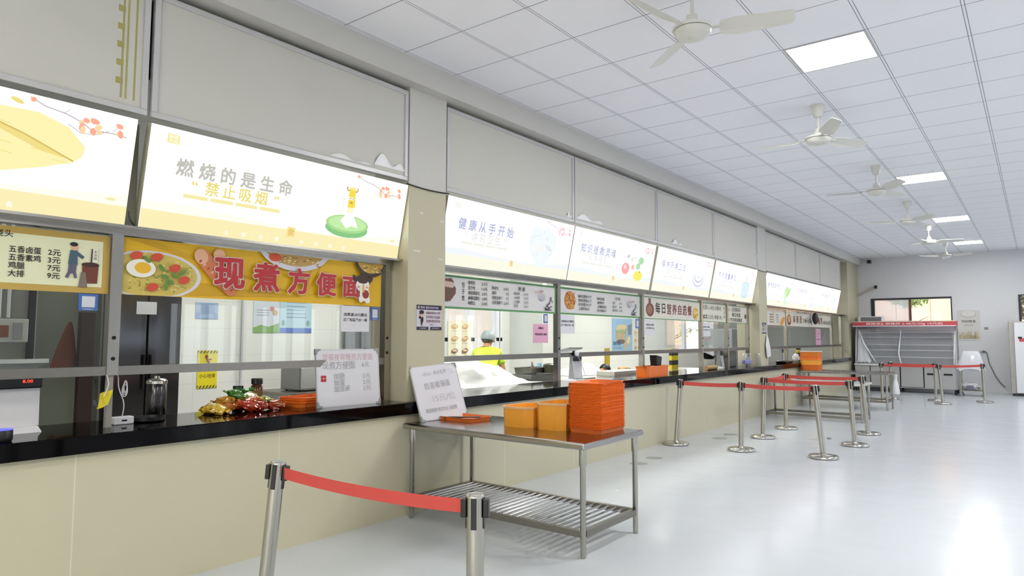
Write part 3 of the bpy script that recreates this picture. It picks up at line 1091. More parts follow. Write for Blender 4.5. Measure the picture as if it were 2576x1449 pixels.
def d_noodle(sg, W, H):
    lim = (0, 0, W, H)
    dk = P('ray', '#c79a10')
    for k in range(14):
        t = -.15 + k * .25
        cx_ = W * .63
        sg.poly([(cx_, .04), (min(max(cx_ + math.cos(t) * 2.2, 0), W), min(max(.04 + math.sin(t) * 2.2, 0), H)) if abs(math.cos(t)) > .5 else (min(max(cx_ + math.cos(t) * .4, 0), W), H), (min(max(cx_ + math.cos(t + .10) * 2.2, 0), W), min(max(.04 + math.sin(t + .10) * 2.2, 0), H)) if abs(math.cos(t)) > .5 else (min(max(cx_ + math.cos(t + .1) * .4 + .03, 0), W), H)], dk)
    noodle_bowl(sg, .17, .125, .28, .135, lim, 1)
    sg.ell(.10, .16, .085, .055, P('eggwhite', '#e9e6dc'))
    sg.ell(.11, .163, .048, .034, P('yolk', '#e0ae24'))
    for a, b in ((.07, .235), (.19, .235), (.30, .175), (.36, .105), (.17, .05)):
        sg.ell(a, b, .036, .024, P('tomato', '#c9482c'), .3)
    for a, b in ((.24, .12), (.27, .09), (.3, .13), (.13, .215), (.22, .17), (.35, .15), (.25, .06)):
        sg.ell(a, b, .028, .012, P('scallion', '#5f8436'), R.uniform(0, 3))
    sau, sau2 = P('sausage', '#c8744c'), P('sausage_hi', '#dba98a')
    sg.poly([(.42, .27), (.50, .31), (.56, .25), (.70, .07), (.71, .03), (.66, .02), (.58, .08), (.47, .19)], sau)
    sg.ell(.465, .265, .045, .05, sau2, .5)
    sg.ell(.585, .285, .04, .04, sau2, .5)
    sg.poly([(.55, .28), (.62, .28), (.62, .2), (.57, .2)], sau)
    for q in range(9):
        sg.ell(.46 + q * .027, .235 - q * .022, .012, .008, sau2 if q % 2 else P('saus_d', '#a84e30'), .7, 8)
    # two more bowls cut off by the upper edge
    lim2 = (0, 0, W, H)
    sg.ell(W * .585, H + .06, .30, .175, P('bowl_rim', '#d3cfdb'), 0, 40, lim=lim2)
    sg.ell(W * .585, H + .06, .26, .14, P('broth', '#b79252'), 0, 40, lim=lim2)
    for q in range(40):
        x, y = W * .585 + R.uniform(-.2, .2), H - .015 - R.uniform(0, .055)
        sg.line([(x, y), (x + .02, y + R.uniform(-.008, .008))], .006, P(('n1', 'n4')[q % 2], ('#e3d58c', '#8a6a2e')[q % 2]))
    sg.ell(W * .50, H - .03, .05, .028, P('tomato', '#c9482c'), lim=lim2)
    sg.ell(W * .935, H + .02, .16, .13, P('bowl_dark', '#3a2a22'), 0, 30, lim=lim2)
    sg.ell(W * .935, H + .035, .14, .115, P('noodle2', '#c19a3e'), 0, 30, lim=lim2)
    for q in range(26):
        x, y = W * .935 + R.uniform(-.09, .09), H - .01 - R.uniform(0, .055)
        sg.line([(x, y), (x + .02, y + R.uniform(-.01, .01))], .006, P(('n1', 'n4')[q % 2], '#e3d58c'))
    # big red words with white outline
    s = '现煮方便面'
    pos = ((.655, .075), (.925, .072), (1.185, .068), (1.425, .066), (1.655, .066))
    sz = (.205, .19, .175, .165, .16)
    for ch, (a, b), h_ in zip(s, pos, sz):
        sg.text(ch, a, b, h_, P('outline', '#ead9cf'), .062, None, 'c', 1.0)
    for ch, (a, b), h_ in zip(s, pos, sz):
        sg.text(ch, a, b, h_, P('bigred', '#b0262e'), .034, None, 'c', 1.0)
    # cartoon calf slurping noodles
    c = (W - .20, .085)
    wh, bk = P('toon_white', '#e8e2de'), P('toon_hair', '#3b2520')
    sg.ell(c[0] - .02, c[1] + .10, .075, .062, bk)
    sg.ell(c[0] - .10, c[1] + .125, .018, .03, bk, .5)
    sg.ell(c[0] + .06, c[1] + .125, .018, .03, bk, -.5)
    sg.ell(c[0] - .02, c[1] + .075, .068, .052, wh)
    sg.ell(c[0] - .02, c[1] + .108, .05, .02, bk)
    sg.ell(c[0], c[1] + .005, .05, .055, wh)
    sg.ell(c[0] - .035, c[1] - .035, .024, .026, wh)
    sg.ell(c[0] + .03, c[1] - .04, .026, .026, wh)
    sg.ell(c[0] + .01, c[1] + .005, .034, .034, P('toon_bowl', '#8d2f22'))
    sg.rect(c[0] - .024, c[1] + .02, c[0] - .004, c[1] + .085, P('noodle', '#c9b45a'))
    for q in (-.062, .024):
        sg.ell(c[0] + q, c[1] + .06, .014, .008, P('cheek', '#d78a80'))


banner(1.727, 3.715, 1.655, 1.995, P('banner_yellow', '#dcae16'), 'yellow instant noodle banner with big red characters and food photos', d_noodle)


def ink_fish(sg, W, H, u=None):
    c = (W - .22 if u is None else u, .10)
    g, k = P('wash', '#a9a9b8'), P('navy', '#23233f')
    for q in range(9):
        t = .3 + q * .28
        sg.line([(c[0] - .06, c[1] + .03), (c[0] - .06 + .10 * math.cos(t), c[1] + .04 + .08 * math.sin(t))], .006, g)
    for a, b, x, y in ((.02, -.03, .09, .02), (.05, -.05, .13, -.02), (-.02, -.04, .06, -.06), (.08, .0, .12, .08), (.10, .08, .14, .02), (.03, .0, .08, -.05), (.0, -.06, .12, -.06)):
        sg.line([(c[0] + a, c[1] + b), (c[0] + x, c[1] + y)], .011, k)


def d_baozi(sg, W, H):
    i = M_ink
    sg.vtext('包子类', .40, .205, .050, i, 1.25, .008, .8)
    rows = ['鲜肉包', '豆沙包', '香菇青菜包', '麻辣豆腐包', '梅菜包']
    pr = ['2.5元', '1.5元', '2.0元', '2.0元', '2.0元']
    for k in range(5):
        v = H - .072 - k * .048
        sg.text(rows[k], .47, v, .036, i, .008, .033 * len(rows[k]))
        sg.text(pr[k], .665, v, .034, i, .008, .085)
    rows = ['粉丝包', '烧卖', '生煎包两个', '生煎馒两个']
    pr = ['2.0元', '3元', '3元', '2.5元']
    for k in range(4):
        v = H - .10 - k * .048
        sg.text(rows[k], .82, v, .034, i, .008, .033 * len(rows[k]))
        sg.text(pr[k], 1.085, v, .032, i, .008, (.085, .045, .045, .085)[k], 'r')
    sg.text('粥 盛', 1.245, H - .09, .042, i, .008, .115)
    rows = ['黑米粥', '小米粥', '八宝粥', '豆浆']
    for k in range(4):
        v = H - .135 - k * .043
        sg.text(rows[k], 1.17, v, .030, i, .006, .032 * len(rows[k]))
        sg.text(('2.5元', '2.5元', '2.5元', '2.0元')[k], 1.335, v, .028, i, .006, .08)
    sg.text('五谷·健康', 1.53, .205, .028, P('pinkink', '#b46a6a'), 0, .16, rot=.12)
    ink_fish(sg, W, H, 1.72)
    br = P('brownpot', '#6a4a3c')
    sg.poly([(.0, .06), (.21, .07), (.28, .14), (.285, .19), (.25, .225), (.25, .255), (.22, .28), (.18, .275), (.0, .25)], br)
    sg.poly([(.1, .20), (.24, .19), (.27, .215), (.23, .245), (.1, .25)], P('potlight', '#c9b3a4'))


PW = P('banner_white', '#d3d1d0')
banner(4.32, 6.262, 1.668, 1.978, PW, 'white bun and porridge price banner with a green border', d_baozi, border=M_green, bw=.02)


def d_noodles2(sg, W, H):
    i = M_ink
    sg.ell(.215, .165, .12, .105, P('dish', '#b9763a'), 0, 26)
    rr = random.Random(9)
    for q in range(46):
        a, b = .215 + rr.uniform(-.09, .09), .165 + rr.uniform(-.085, .085)
        sg.ell(a, b, .017, .012, P(('dq1', 'dq2', 'dq3')[q % 3], ('#d79a54', '#9a5a2c', '#c9a24a')[q % 3]), rr.uniform(0, 3), 7)
    r1 = ['鲜肉馄饨15个', '菜肉馄饨15个', '虾肉馄饨15个', '上海煎饺6元']
    r2 = ['鲜肉汤圆', '咸肉粽子', '上海麻团2元', '鸡汁锅贴4个']
    for k in range(4):
        v = H - .105 - k * .048
        sg.text(r1[k], .39, v, .036, i, .008, .30 if k < 3 else .24)
        sg.text(r2[k], .82, v - .01, .036, i, .008, .17 + .05 * (k > 1))
    sg.text('饮 料', 1.27, H - .10, .042, i, .008, .13)
    for k, (a, b) in enumerate((('豆浆', '3元'), ('咸豆浆', '3.5元'), ('黑米豆浆', '3.5元'))):
        v = H - .150 - k * .047
        sg.text(a, 1.19, v, .032, i, .006, .035 * len(a))
        sg.text(b, 1.36, v, .030, i, .006, .08)
    sg.text('五谷·健康', 1.62, .20, .026, P('pinkink', '#b46a6a'), 0, .16)
    ink_fish(sg, W, H, 1.70)


banner(6.34, 8.305, 1.668, 1.978, PW, 'white wonton price banner with a round brown dish', d_noodles2, border=M_green, bw=.02)


def d_daily(sg, W, H):
    fl = P('flask', '#7a4a3c')
    sg.ell(.21, .13, .125, .095, fl, 0, 26)
    sg.rect(.17, .215, .24, .29, fl)
    sg.ell(.20, .13, .08, .06, P('flask2', '#9c6a58'), 0, 20)
    sg.spread('每日', .36, .74, .09, .15, M_ink, .016, 1.0)
    sg.spread('营养自选餐', .74, 1.66, .085, .15, P('winered', '#7c2f2c'), .016, 1.0)
    sg.ell(W - .18, .12, .10, .095, P('plate_y', '#d9b45c'), 0, 22)
    for q in range(14):
        sg.ell(W - .18 + R.uniform(-.06, .06), .12 + R.uniform(-.06, .06), .025, .018, P(('fy1', 'fy2')[q % 2], ('#e8cf86', '#c28f30')[q % 2]), R.uniform(0, 3), 7)


banner(8.385, 10.36, 1.665, 1.978, P('banner_cream', '#dcd8cb'), 'cream daily nutrition meal banner with a brown flask', d_daily, border=M_green, bw=.012)


def d_prices3(sg, W, H):
    sg.text('大荤7—10元 小荤4元', .05, H - .115, .075, M_ink, .008, .80)
    sg.text('素菜 2.5元 米饭1元', .05, .05, .07, M_ink, .008, .82)
    sg.vtext('自选餐', W - .08, H - .09, .05, M_ink, 1.5, .004)


banner(10.43, 11.50, 1.665, 1.978, P('banner_cream', '#dcd8cb'), 'cream banner of meat and vegetable dish prices', d_prices3, border=M_green, bw=.01)


def d_rules(sg, W, H):
    for k, s_ in enumerate(('自觉排队啦', '餐后收盘', '吃完收回餐盘')):
        sg.text(s_, .22 if k < 2 else .14, H - .105 - k * .09, .07, M_ink, .010, (.42, .42, .58)[k])
    sg.ell(.09, H - .08, .05, .03, P('doodle', '#b8b4a4'))
    sg.ell(.07, .055, .05, .03, P('doodle2', '#cbb27a'))
    sg.ell(W - .09, .13, .05, .045, P('flask', '#7a4a3c'))


banner(11.58, 12.57, 1.665, 1.975, P('banner_cream', '#dcd8cb'), 'cream banner of three text lines beside the second column', d_rules, border=M_green, bw=.01)


def d_c1(sg, W, H):
    sg.ell(.36, .15, .17, .11, P('plate_y', '#d9b45c'), 0, 20)
    sg.ell(.36, .15, .12, .075, P('cream_d', '#e6d8b4'), 0, 18)
    for k in range(4):
        sg.text('鸭血粉丝', .72, .20 - k * .05, .035, M_brown, .004, .28)
        sg.text('10元', 1.15, .20 - k * .05, .035, M_brown, .004, .16)
    sg.ell(W - .2, .09, .17, .07, P('orange_d', '#d99a3c'), .4, 16)
    sg.text('面', .95, .25, .04, M_brown, 0, None, 'c')


banner(13.20, 14.98, 1.665, 1.965, P('banner_cream', '#dcd8cb'), 'cream banner with a yellow plate picture just past the second column', d_c1)


def d_c2(sg, W, H):
    br = P('spice', '#7c3a22')
    sg.ell(.22, .13, .15, .12, br, 0, 20)
    sg.ell(.22, .15, .10, .08, P('spice2', '#caa06a'), 0, 18)
    sg.spread('麻辣烫', .48, 1.25, .07, .17, br, .016)
    sg.text('2.48元/50g', 1.30, .085, .12, M_ink, .006, .80)
    sg.spread('麻辣拌', 2.42, 3.1, .07, .17, br, .016)
    sg.text('2.48元/50g 10元起', 3.14, .085, .10, M_ink, .006, .78)


banner(15.06, 19.03, 1.668, 1.965, P('banner_cream', '#dcd8cb'), 'long cream spicy hot pot banner, last in the row', d_c2)


# small papers and code stickers on the glass
def paper(y0, y1, z0, z1, lab, draw, bgm=None, name='paper_notice', cat='notice', x=XS):
    return banner(y0, y1, z0, z1, bgm or M_paper, lab, draw, name, cat, x)


def d_offer(sg, W, H):
    sg.text('消费满10元赠送', W / 2, H * .60, .026, M_ink, .01, W * .84, 'c')
    sg.text('正广和盐汽水一瓶', W / 2, H * .40, .026, M_ink, .006, W * .84, 'c')


paper(3.318, 3.596, 1.449, 1.650, 'white paper offer notice beside the cartoon end of the yellow banner', d_offer)
paper(6.345, 6.66, 1.45, 1.664, 'white paper offer notice below the wonton banner', d_offer)
paper(8.45, 8.74, 1.44, 1.66, 'white paper offer notice below the daily nutrition banner', d_offer)
paper(10.45, 10.78, 1.43, 1.66, 'white paper offer notice below the meat and vegetable prices', d_offer)


def d_pink(sg, W, H):
    sg.text('温馨提示', W / 2, H * .72, .026, M_ink, .01, W * .36, 'c')
    sg.text('取餐请排队 谢谢', W / 2, H * .40, .024, M_ink, .01, W * .78, 'c')


paper(5.84, 6.115, 1.347, 1.553, 'pink paper notice stuck on the glass below the bun banner', d_pink, P('pinkpaper', '#d8a3bd'))


def d_code(sg, W, H):
    sg.rect(W * .16, H * .2, W * .84, H * .86, P('code_white', '#c9ccd4'))
    sg.text('扫码支付', W / 2, H * .04, H * .1, P('code_white', '#c9ccd4'), .01, W * .6, 'c')


for a, b, c_, d_, lab in ((1.507, 1.606, 1.553, 1.647, 'square blue payment sticker below the price board'),
                          (3.615, 3.695, 1.543, 1.645, 'blue payment sticker right of the offer notice by the first column'),
                          (6.03, 6.11, 1.560, 1.662, 'blue payment sticker just above the pink notice'),
                          (8.17, 8.27, 1.53, 1.655, 'blue payment sticker right of the blue drinks poster')):
    paper(a, b, c_, d_, lab, d_code, M_blue, 'payment_sticker', 'sticker')


def d_police(sg, W, H):
    nv, wh = P('navy2', '#221c3a'), P('pale', '#c9c5cc')
    sg.rect(0, H * .81, W, H, nv)
    sg.ell(W * .08, H * .90, W * .035, W * .05, P('badge', '#a89a8a'))
    sg.text('警惕 谨防电信诈骗', W * .15, H * .86, H * .085, wh, .01, W * .70)
    rd = P('darkred', '#6a3f48')
    for k, s_ in enumerate(('68000110', '57021226', '22043310')):
        sg.text(s_, W * .37, H * (.63 - .165 * k), H * .13, rd, .014, W * .56)
    sg.text('报警电话：110', W * .52, H * .20, H * .045, M_ink, 0, W * .25)
    sg.rect(0, 0, W * .46, H * .125, nv)
    sg.rect(W * .54, 0, W, H * .125, nv)
    sg.text('派出所宣', W * .1, H * .035, H * .06, wh, 0, W * .26)
    sg.text('反诈中心', W * .60, H * .035, H * .06, wh, 0, W * .3)
    u = W * .19
    sg.ell(u, H * .71, W * .09, H * .075, M_ink)
    sg.ell(u, H * .655, W * .075, H * .03, M_ink)
    sg.ell(u, H * .57, W * .06, H * .07, P('skin', '#d8a98a'))
    sg.poly([(u - W * .03, H * .5), (u + W * .06, H * .52), (u + W * .07, H * .33), (u - W * .04, H * .33)], M_ink)
    sg.line([(u - W * .02, H * .5), (u - W * .1, H * .47), (u - W * .06, H * .54)], W * .04, M_ink)
    sg.poly([(u - W * .03, H * .34), (u + W * .05, H * .34), (u + W * .02, H * .18), (u - W * .01, H * .18)], M_ink)


paper(3.93, 4.226, 1.468, 1.676, 'police hotline notice with cartoon officer on the first column', d_police, P('notice_bg', '#c6c1cb'), x=XC + 0.004)
paper(12.82, 13.06, 1.487, 1.69, 'police hotline notice above the white bag on the second column', d_police, P('notice_bg', '#c6c1cb'), x=XC + 0.004)

# ------------------------------------------------------------------ ceiling lights and fans
for k, (y0, lab) in enumerate(((5.445, 'bright square ceiling light panel nearest the camera, beside the big fan'),
                               (10.815, 'second square ceiling light panel, behind a fan blade'),
                               (14.995, 'third square ceiling light panel down the hall'),
                               (19.05, 'square ceiling light panel nearest the far wall'))):
    t = thing('ceiling_light', lab, 'ceiling light', (-1.205, y0 + .298, ZC), 0, 'square panels in the suspended ceiling')
    m = MB()
    for a, b, c_, d_ in ((-.298, .298, -.296, -.276), (-.298, .298, .276, .296), (-.298, -.278, -.276, .276), (.278, .298, -.276, .276)):
        m.box(a, b, c_, d_, -.004, 0.0)
    m.build('frame', M_alu, t)
    MB().box(-.278, .278, -.276, .276, -.003, 0.0).build('diffuser', emit('panel_light', (1.0, 0.99, 0.95), 45.0), t)

M_fan = mat('fan_white', '#d9d8d2', 0.35)


def make_fan():
    t = thing('ceiling_fan', '', 'ceiling fan', (0, 0, ZC))
    MB().lathe([(.03, -.12), (.045, -.10), (.06, -.02), (.062, 0)], 20).build('canopy', M_fan, t)
    MB().lathe([(.011, -.30), (.011, -.10)], 12).build('rod', M_fan, t)
    m = MB().lathe([(.016, -.235), (.034, -.240), (.040, -.275), (.052, -.300), (.056, -.306)][::-1], 28)
    m.lathe([(.108, -.338), (.122, -.336), (.126, -.328), (.122, -.316), (.100, -.309), (.056, -.306)], 32)
    m.build('motor', M_fan, t)
    m = MB().lathe([(.004, -.398), (.026, -.398), (.028, -.392), (.062, -.390), (.100, -.376), (.116, -.352), (.118, -.342), (.104, -.339)], 32)
    m.build('bottom_cover', M_fan, t)
    for k in range(3):
        a = k * 2 * PI / 3
        m = MB()
        m.M = Matrix.Rotation(a, 4, 'Z')
        m.bar((.10, 0, -.332), (.20, 0, -.332), .035, .006)
        outl = [(.165, .028), (.175, .05), (.26, .064), (.44, .056), (.585, .044), (.602, .03), (.602, -.038), (.585, -.05), (.44, -.058), (.26, -.062), (.175, -.046), (.165, -.028)]
        pit_ = -0.44
        top, bot = [], []
        for x, y in outl:
            z = -.330 + y * math.sin(pit_) - .012 * (y / .066) ** 2
            top.append((x, y, z + .002))
            bot.append((x, y, z - .002))
        m.loft([bot, top])
        m.build('blade', M_fan, t)
    return t


fan = make_fan()
for k, (x, y, a, lab) in enumerate(((-1.648, 3.993, 19, 'big white ceiling fan nearest the camera, beside the first light'),
                                    (-1.61, 6.98, 58, 'white ceiling fan second in the row, with one blade pointing up the hall'),
                                    (-1.60, 9.95, 68, 'white ceiling fan third in the row, its blade crossing the second light'),
                                    (-1.62, 12.86, 75, 'white ceiling fan just before the third light'),
                                    (-1.64, 15.85, 20, 'white ceiling fan fifth in the row, before the last light'),
                                    (-1.63, 18.88, 95, 'white ceiling fan farthest down the hall'))):
    f_ = fan if k == 0 else copy_tree(fan)
    f_.location = (x, y, ZC)
    f_.rotation_euler = (0, 0, math.radians(a))
    tag(f_, lab, 'ceiling fan', 'ceiling fans in a row along the hall')

# ------------------------------------------------------------------ steel tables
M_tabletop = mat('table_top_steel', '#a9a5a2', 0.18, 1.0, vary=0.04, vscale=5)


def steel_table(lab, x0, x1, y0, y1, h, shelf=True, slats=26, zs=0.15, topmat=None, lip=0.045, lx0=.05, lx1=.05, ly0=.065, ly1=.055):
    t = thing('steel_table', lab, 'table', ((x0 + x1) / 2, (y0 + y1) / 2, 0), 0, 'steel tables along the counter')
    inv = Matrix.Translation(-Vector(t.location))

    def rel(m, nm, mt):
        o = m.build(nm, mt, t)
        o.matrix_parent_inverse = inv
        return o
    rel(MB().box(x0, x1, y0, y1, h - lip, h, 0.012), 'tabletop', topmat or M_tabletop)
    xs, ys = (x0 + lx0, x1 - lx1), (y0 + ly0, y1 - ly1)
    for lx in xs:
        for ly in ys:
            m = MB().lathe([(.014, 0), (.018, .004), (.018, .03), (.0195, .032), (.0195, h - .16), (.025, h - .15), (.025, h - lip)], 16, (lx, ly, 0))
            rel(m, 'leg', M_steel)
    m = MB()
    for ly in ys:
        m.box(xs[0], xs[1], ly - .018, ly + .018, zs - .02, zs + .02)
    for lx in xs:
        m.box(lx - .018, lx + .018, ys[0] + .018, ys[1] - .018, zs - .02, zs + .02)
    rel(m, 'shelf_frame', M_steel2)
    if shelf:
        for k in range(slats):
            x = xs[0] + (xs[1] - xs[0]) * (k + .5) / slats
            m = MB()
            m.tube([(x, ys[0] + .018, zs + .010), (x, ys[1] - .018, zs + .010)], .0085, 8)
            rel(m, 'slat', M_chrome)
    return t


TZ = 0.735
steel_table('long steel table with the tall orange tray stack and a whiteboard', -3.975, -2.305, 3.73, 4.565, TZ)
M_whitetop = mat('pale_table_top', '#c9cac8', 0.25)
steel_table('low steel table with a pale top, behind the group of belt posts', -3.98, -2.30, 12.46, 13.2, 0.645, False, 0, 0.07, M_whitetop, 0.04)
steel_table('far steel table carrying the orange bin stack', -3.975, -2.30, 14.87, 15.62, TZ, False, 0, 0.17)

# ------------------------------------------------------------------ orange trays
def octo(w, d, ch, z, dx=0, dy=0):
    w, d = w / 2, d / 2
    return [(dx + x, dy + y, z) for x, y in ((-w + ch, -d), (w - ch, -d), (w, -d + ch), (w, d - ch), (w - ch, d), (-w + ch, d), (-w, d - ch), (-w, -d + ch))]


def tray_mesh(w=.285, d=.41, h=.03, ch=.034, rim=.012):
    m = MB()
    m.loft([octo(w - .030, d - .030, ch * .9, 0), octo(w - .014, d - .014, ch, h * .8), octo(w, d, ch, h), octo(w, d, ch, h - .0045)][0:3] + [octo(w - rim, d - rim, ch, h), octo(w - .036, d - .036, ch * .8, .004)], True, True)
    return m


tray0 = tray_mesh().build('meal_tray', M_orange)
tray_me = tray0.data
N_TR = 27
for k in range(N_TR):
    o = tray0 if k == 0 else tray0.copy()
    if k:
        C.objects.link(o)
    o.location = (-2.56 + R.uniform(-.003, .003), 4.32 + R.uniform(-.003, .003), TZ + k * 0.0118)
    o.rotation_euler = (0, 0, R.uniform(-.012, .012))
    tag(o, 'orange meal tray inside the tall stack on the near steel table', 'tray', 'tall stack of orange trays')
top_tr = tray0.copy()
C.objects.link(top_tr)
top_tr.location = (-2.568, 4.335, TZ + N_TR * 0.0118 + .004)
top_tr.rotation_euler = (0.012, -0.01, 0.07)
tag(top_tr, 'topmost orange tray lying skewed on the tall stack', 'tray', 'tall stack of orange trays')
# tray holding chopsticks in front of the whiteboard
o = tray0.copy()
C.objects.link(o)
o.location = (-3.745, 4.20, TZ)
o.rotation_euler = (0, 0, 1.50)
tag(o, 'flat orange tray with dark tongs in front of the leaning whiteboard', 'tray')
for k, (dx, dy, a) in enumerate(((0, 0, .35), (.02, .03, .28))):
    m = MB()
    m.bar((-.13, .0, .0), (.13, .022, .008), .026, .006)
    m.bar((-.13, .0, .012), (.13, -.022, .008), .026, .006)
    o = m.build('tongs', M_black)
    o.location = (-3.76 + dx, 4.17 + dy, TZ + .012)
    o.rotation_euler = (0, 0, a + .5)
    tag(o, ('dark tongs on the orange tray by the whiteboard, lower pair', 'dark tongs on the orange tray by the whiteboard, upper pair')[k], 'tongs')


def open_bin(name, lab, w, d, h, mt, loc, rz=0, rim=None, ch=.05, group=None, cat='bin'):
    t = thing(name, lab, cat, loc, rz, group)
    th = .006
    m = MB()
    m.loft([octo(w - .012, d - .012, ch * .95, 0), octo(w, d, ch, h), octo(w - 2 * th, d - 2 * th, ch, h), octo(w - .012 - 2 * th, d - .012 - 2 * th, ch * .95, th)])
    m.build('body', mt, t)
    m = MB()
    m.loft([octo(w + .006, d + .006, ch, h - .012), octo(w + .012, d + .012, ch, h + .003), octo(w - .012, d - .012, ch, h + .004), octo(w - .012, d - .012, ch, h - .010), octo(w + .006, d + .006, ch, h - .012)], False, False)
    m.build('rim', rim or mt, t)
    return t


open_bin('plastic_bin', 'lower amber open bin, farther from the tall tray stack', .288, .385, .148, M_amber, (-3.135, 4.27, TZ), 0, M_peach, .055, 'amber bins beside the tray stack')
open_bin('plastic_bin', 'taller amber open bin touching the tall tray stack', .265, .385, .19, M_amber, (-2.845, 4.29, TZ), 0, M_peach, .055, 'amber bins beside the tray stack')
# stack of bins on the far table: three red-orange, amber ones between
z = TZ
for k, (hh, mt_, lb) in enumerate(((.11, M_orange, 'bottom'), (.11, M_amber, 'second'), (.085, M_orange, 'third'), (.085, mat('light_orange', '#dd7a28', .35), 'top'))):
    open_bin('plastic_bin', {'bottom': 'bottom red-orange bin of the stack on the far steel table', 'second': 'amber bin second from the bottom of the far stack', 'third': 'red-orange bin third from the bottom of the far stack', 'top': 'topmost bin of the orange stack on the far table'}[lb], .40, .33, hh, mt_, (-3.79, 15.22, z), 0.1, mt_, .05, 'orange bins stacked on the far table')
    z += hh - .004
t = MB().box(-.19, .19, -.15, .15, 0, .018, .004)
o = t.build('paper_box', M_white)
o.location = (-3.79, 15.22, z + .004)
tag(o, 'flat white carton on top of the far orange bin stack', 'carton')
# tray on the low table
o = tray0.copy()
C.objects.link(o)
o.location = (-3.7, 12.85, .645)
o.rotation_euler = (0, 0, .3)
tag(o, 'orange tray lying on the low pale table', 'tray')

# ------------------------------------------------------------------ whiteboards
M_wb = mat('whiteboard_face', '#d9d8de', 0.18)
M_handk = mat('marker_black', '#a3a3a8', 0.6)
M_handr = mat('marker_red', '#cfabb4', 0.6)


def whiteboard(lab, bl, br, h, lean, draw):
    bl, br = Vector(bl), Vector(br)
    U = (br - bl).normalized()
    back = Vector((0, 0, 1)).cross(U)       # away from the viewer
    if back.x > 0:
        back = -back
    V = (Vector((0, 0, 1)) * math.cos(lean) + back * math.sin(lean)).normalized()
    N = U.cross(V)
    W = (br - bl).length
    t = thing('whiteboard', lab, 'whiteboard', bl, 0, 'leaning whiteboards')
    inv = Matrix.Translation(-bl)
    Mx = Matrix(((U.x, V.x, N.x, bl.x), (U.y, V.y, N.y, bl.y), (U.z, V.z, N.z, bl.z), (0, 0, 0, 1)))

    def rel(m, nm, mt):
        o = m.build(nm, mt, t)
        o.matrix_parent_inverse = inv
        return o
    m = MB(); m.M = Mx
    m.box(.006, W - .006, .006, h - .006, -.012, -.001)
    rel(m, 'face', M_wb)
    m = MB(); m.M = Mx
    f = .009
    m.box(0, W, 0, f, -.014, .001); m.box(0, W, h - f, h, -.014, .001)
    m.box(0, f, f, h - f, -.014, .001); m.box(W - f, W, f, h - f, -.014, .001)
    rel(m, 'frame', M_alu)
    for cx_, cy_, sx_, sy_ in ((0, 0, 1, 1), (W, 0, -1, 1), (0, h, 1, -1), (W, h, -1, -1)):
        m = MB(); m.M = Mx
        c = .042
        pts = [(-.003, -.003), (c, -.003), (c, .010), (c * .55, c * .35), (c * .35, c * .55), (.010, c), (-.003, c)]
        P0 = [(cx_ + sx_ * x, cy_ + sy_ * y, -.016) for x, y in pts]
        P1 = [(cx_ + sx_ * x, cy_ + sy_ * y, .0035) for x, y in pts]
        m.loft([P0, P1])
        rel(m, 'corner_cap', M_grey)
    sg = Sign(bl, U, V)
    sg.d = 0.0006
    draw(sg, W, h)
    o = sg.build('handwriting', t)
    o.matrix_parent_inverse = inv


def wb1(sg, W, h):
    k, r = M_handk, M_handr
    sg.text('早餐夜宵慢煮方便面', W * .10, h * .80, .052, r, .0, W * .80)
    for i, ch in enumerate('现煮方便面'):
        sg.text(ch, W * (.09 + .105 * i), h * (.645 - .005 * (i % 2)), .062, k, -.004, None, 'l', .9, rot=.05)
    sg.text('6元', W * .72, h * .665, .045, k, 0, W * .12, rot=.05)
    for i, (a, b) in enumerate((('加肠', .26), ('加蛋', .26), ('加豆皮', .26))):
        v = h * (.47 - .11 * i)
        sg.text(a, W * b, v, .045, k, 0, W * .085 * len(a), rot=.04)
        sg.text('2元', W * .72, v, .038, k, 0, W * .13, rot=.04)
    for q in range(4):
        sg.ell(W * .105 + (-.011, .011, -.011, .011)[q], h * .49 + (-.012, -.012, .012, .012)[q], .012, .012, M_red)
    sg.text('囍', W * .105, h * .475, .016, P('gold', '#d99a8a'), 0, None, 'c')


def wb2(sg, W, h):
    k = M_handk
    sg.text('点心', W * .24, h * .78, .035, P('faint', '#b7a9b4'), 0, W * .16, rot=.05)
    sg.text('单点五月', W * .47, h * .80, .038, k, 0, W * .27, rot=.06)
    for i, ch in enumerate('四喜暖锅面'):
        sg.text(ch, W * (.22 + .115 * i), h * (.535 + .012 * i), .058, k, -.004, None, 'l', .9, rot=.05)
    sg.text('15元/位', W * .33, h * .31, .06, P('faint2', '#b9b9be'), 0, W * .5, rot=.06)
    sg.text('现烫现涮 售完为止 请自取', W * .13, h * .13, .036, k, .002, W * .68, rot=.04)


whiteboard('whiteboard with red and black handwriting on the granite countertop', (-4.185, 3.085, ZG), (-4.13, 3.64, ZG), .43, .11, wb1)
whiteboard('whiteboard leaning on the counter edge, standing on the near steel table', (-3.888, 3.86, TZ + .002), (-3.878, 4.40, TZ + .002), .475, .345, wb2)

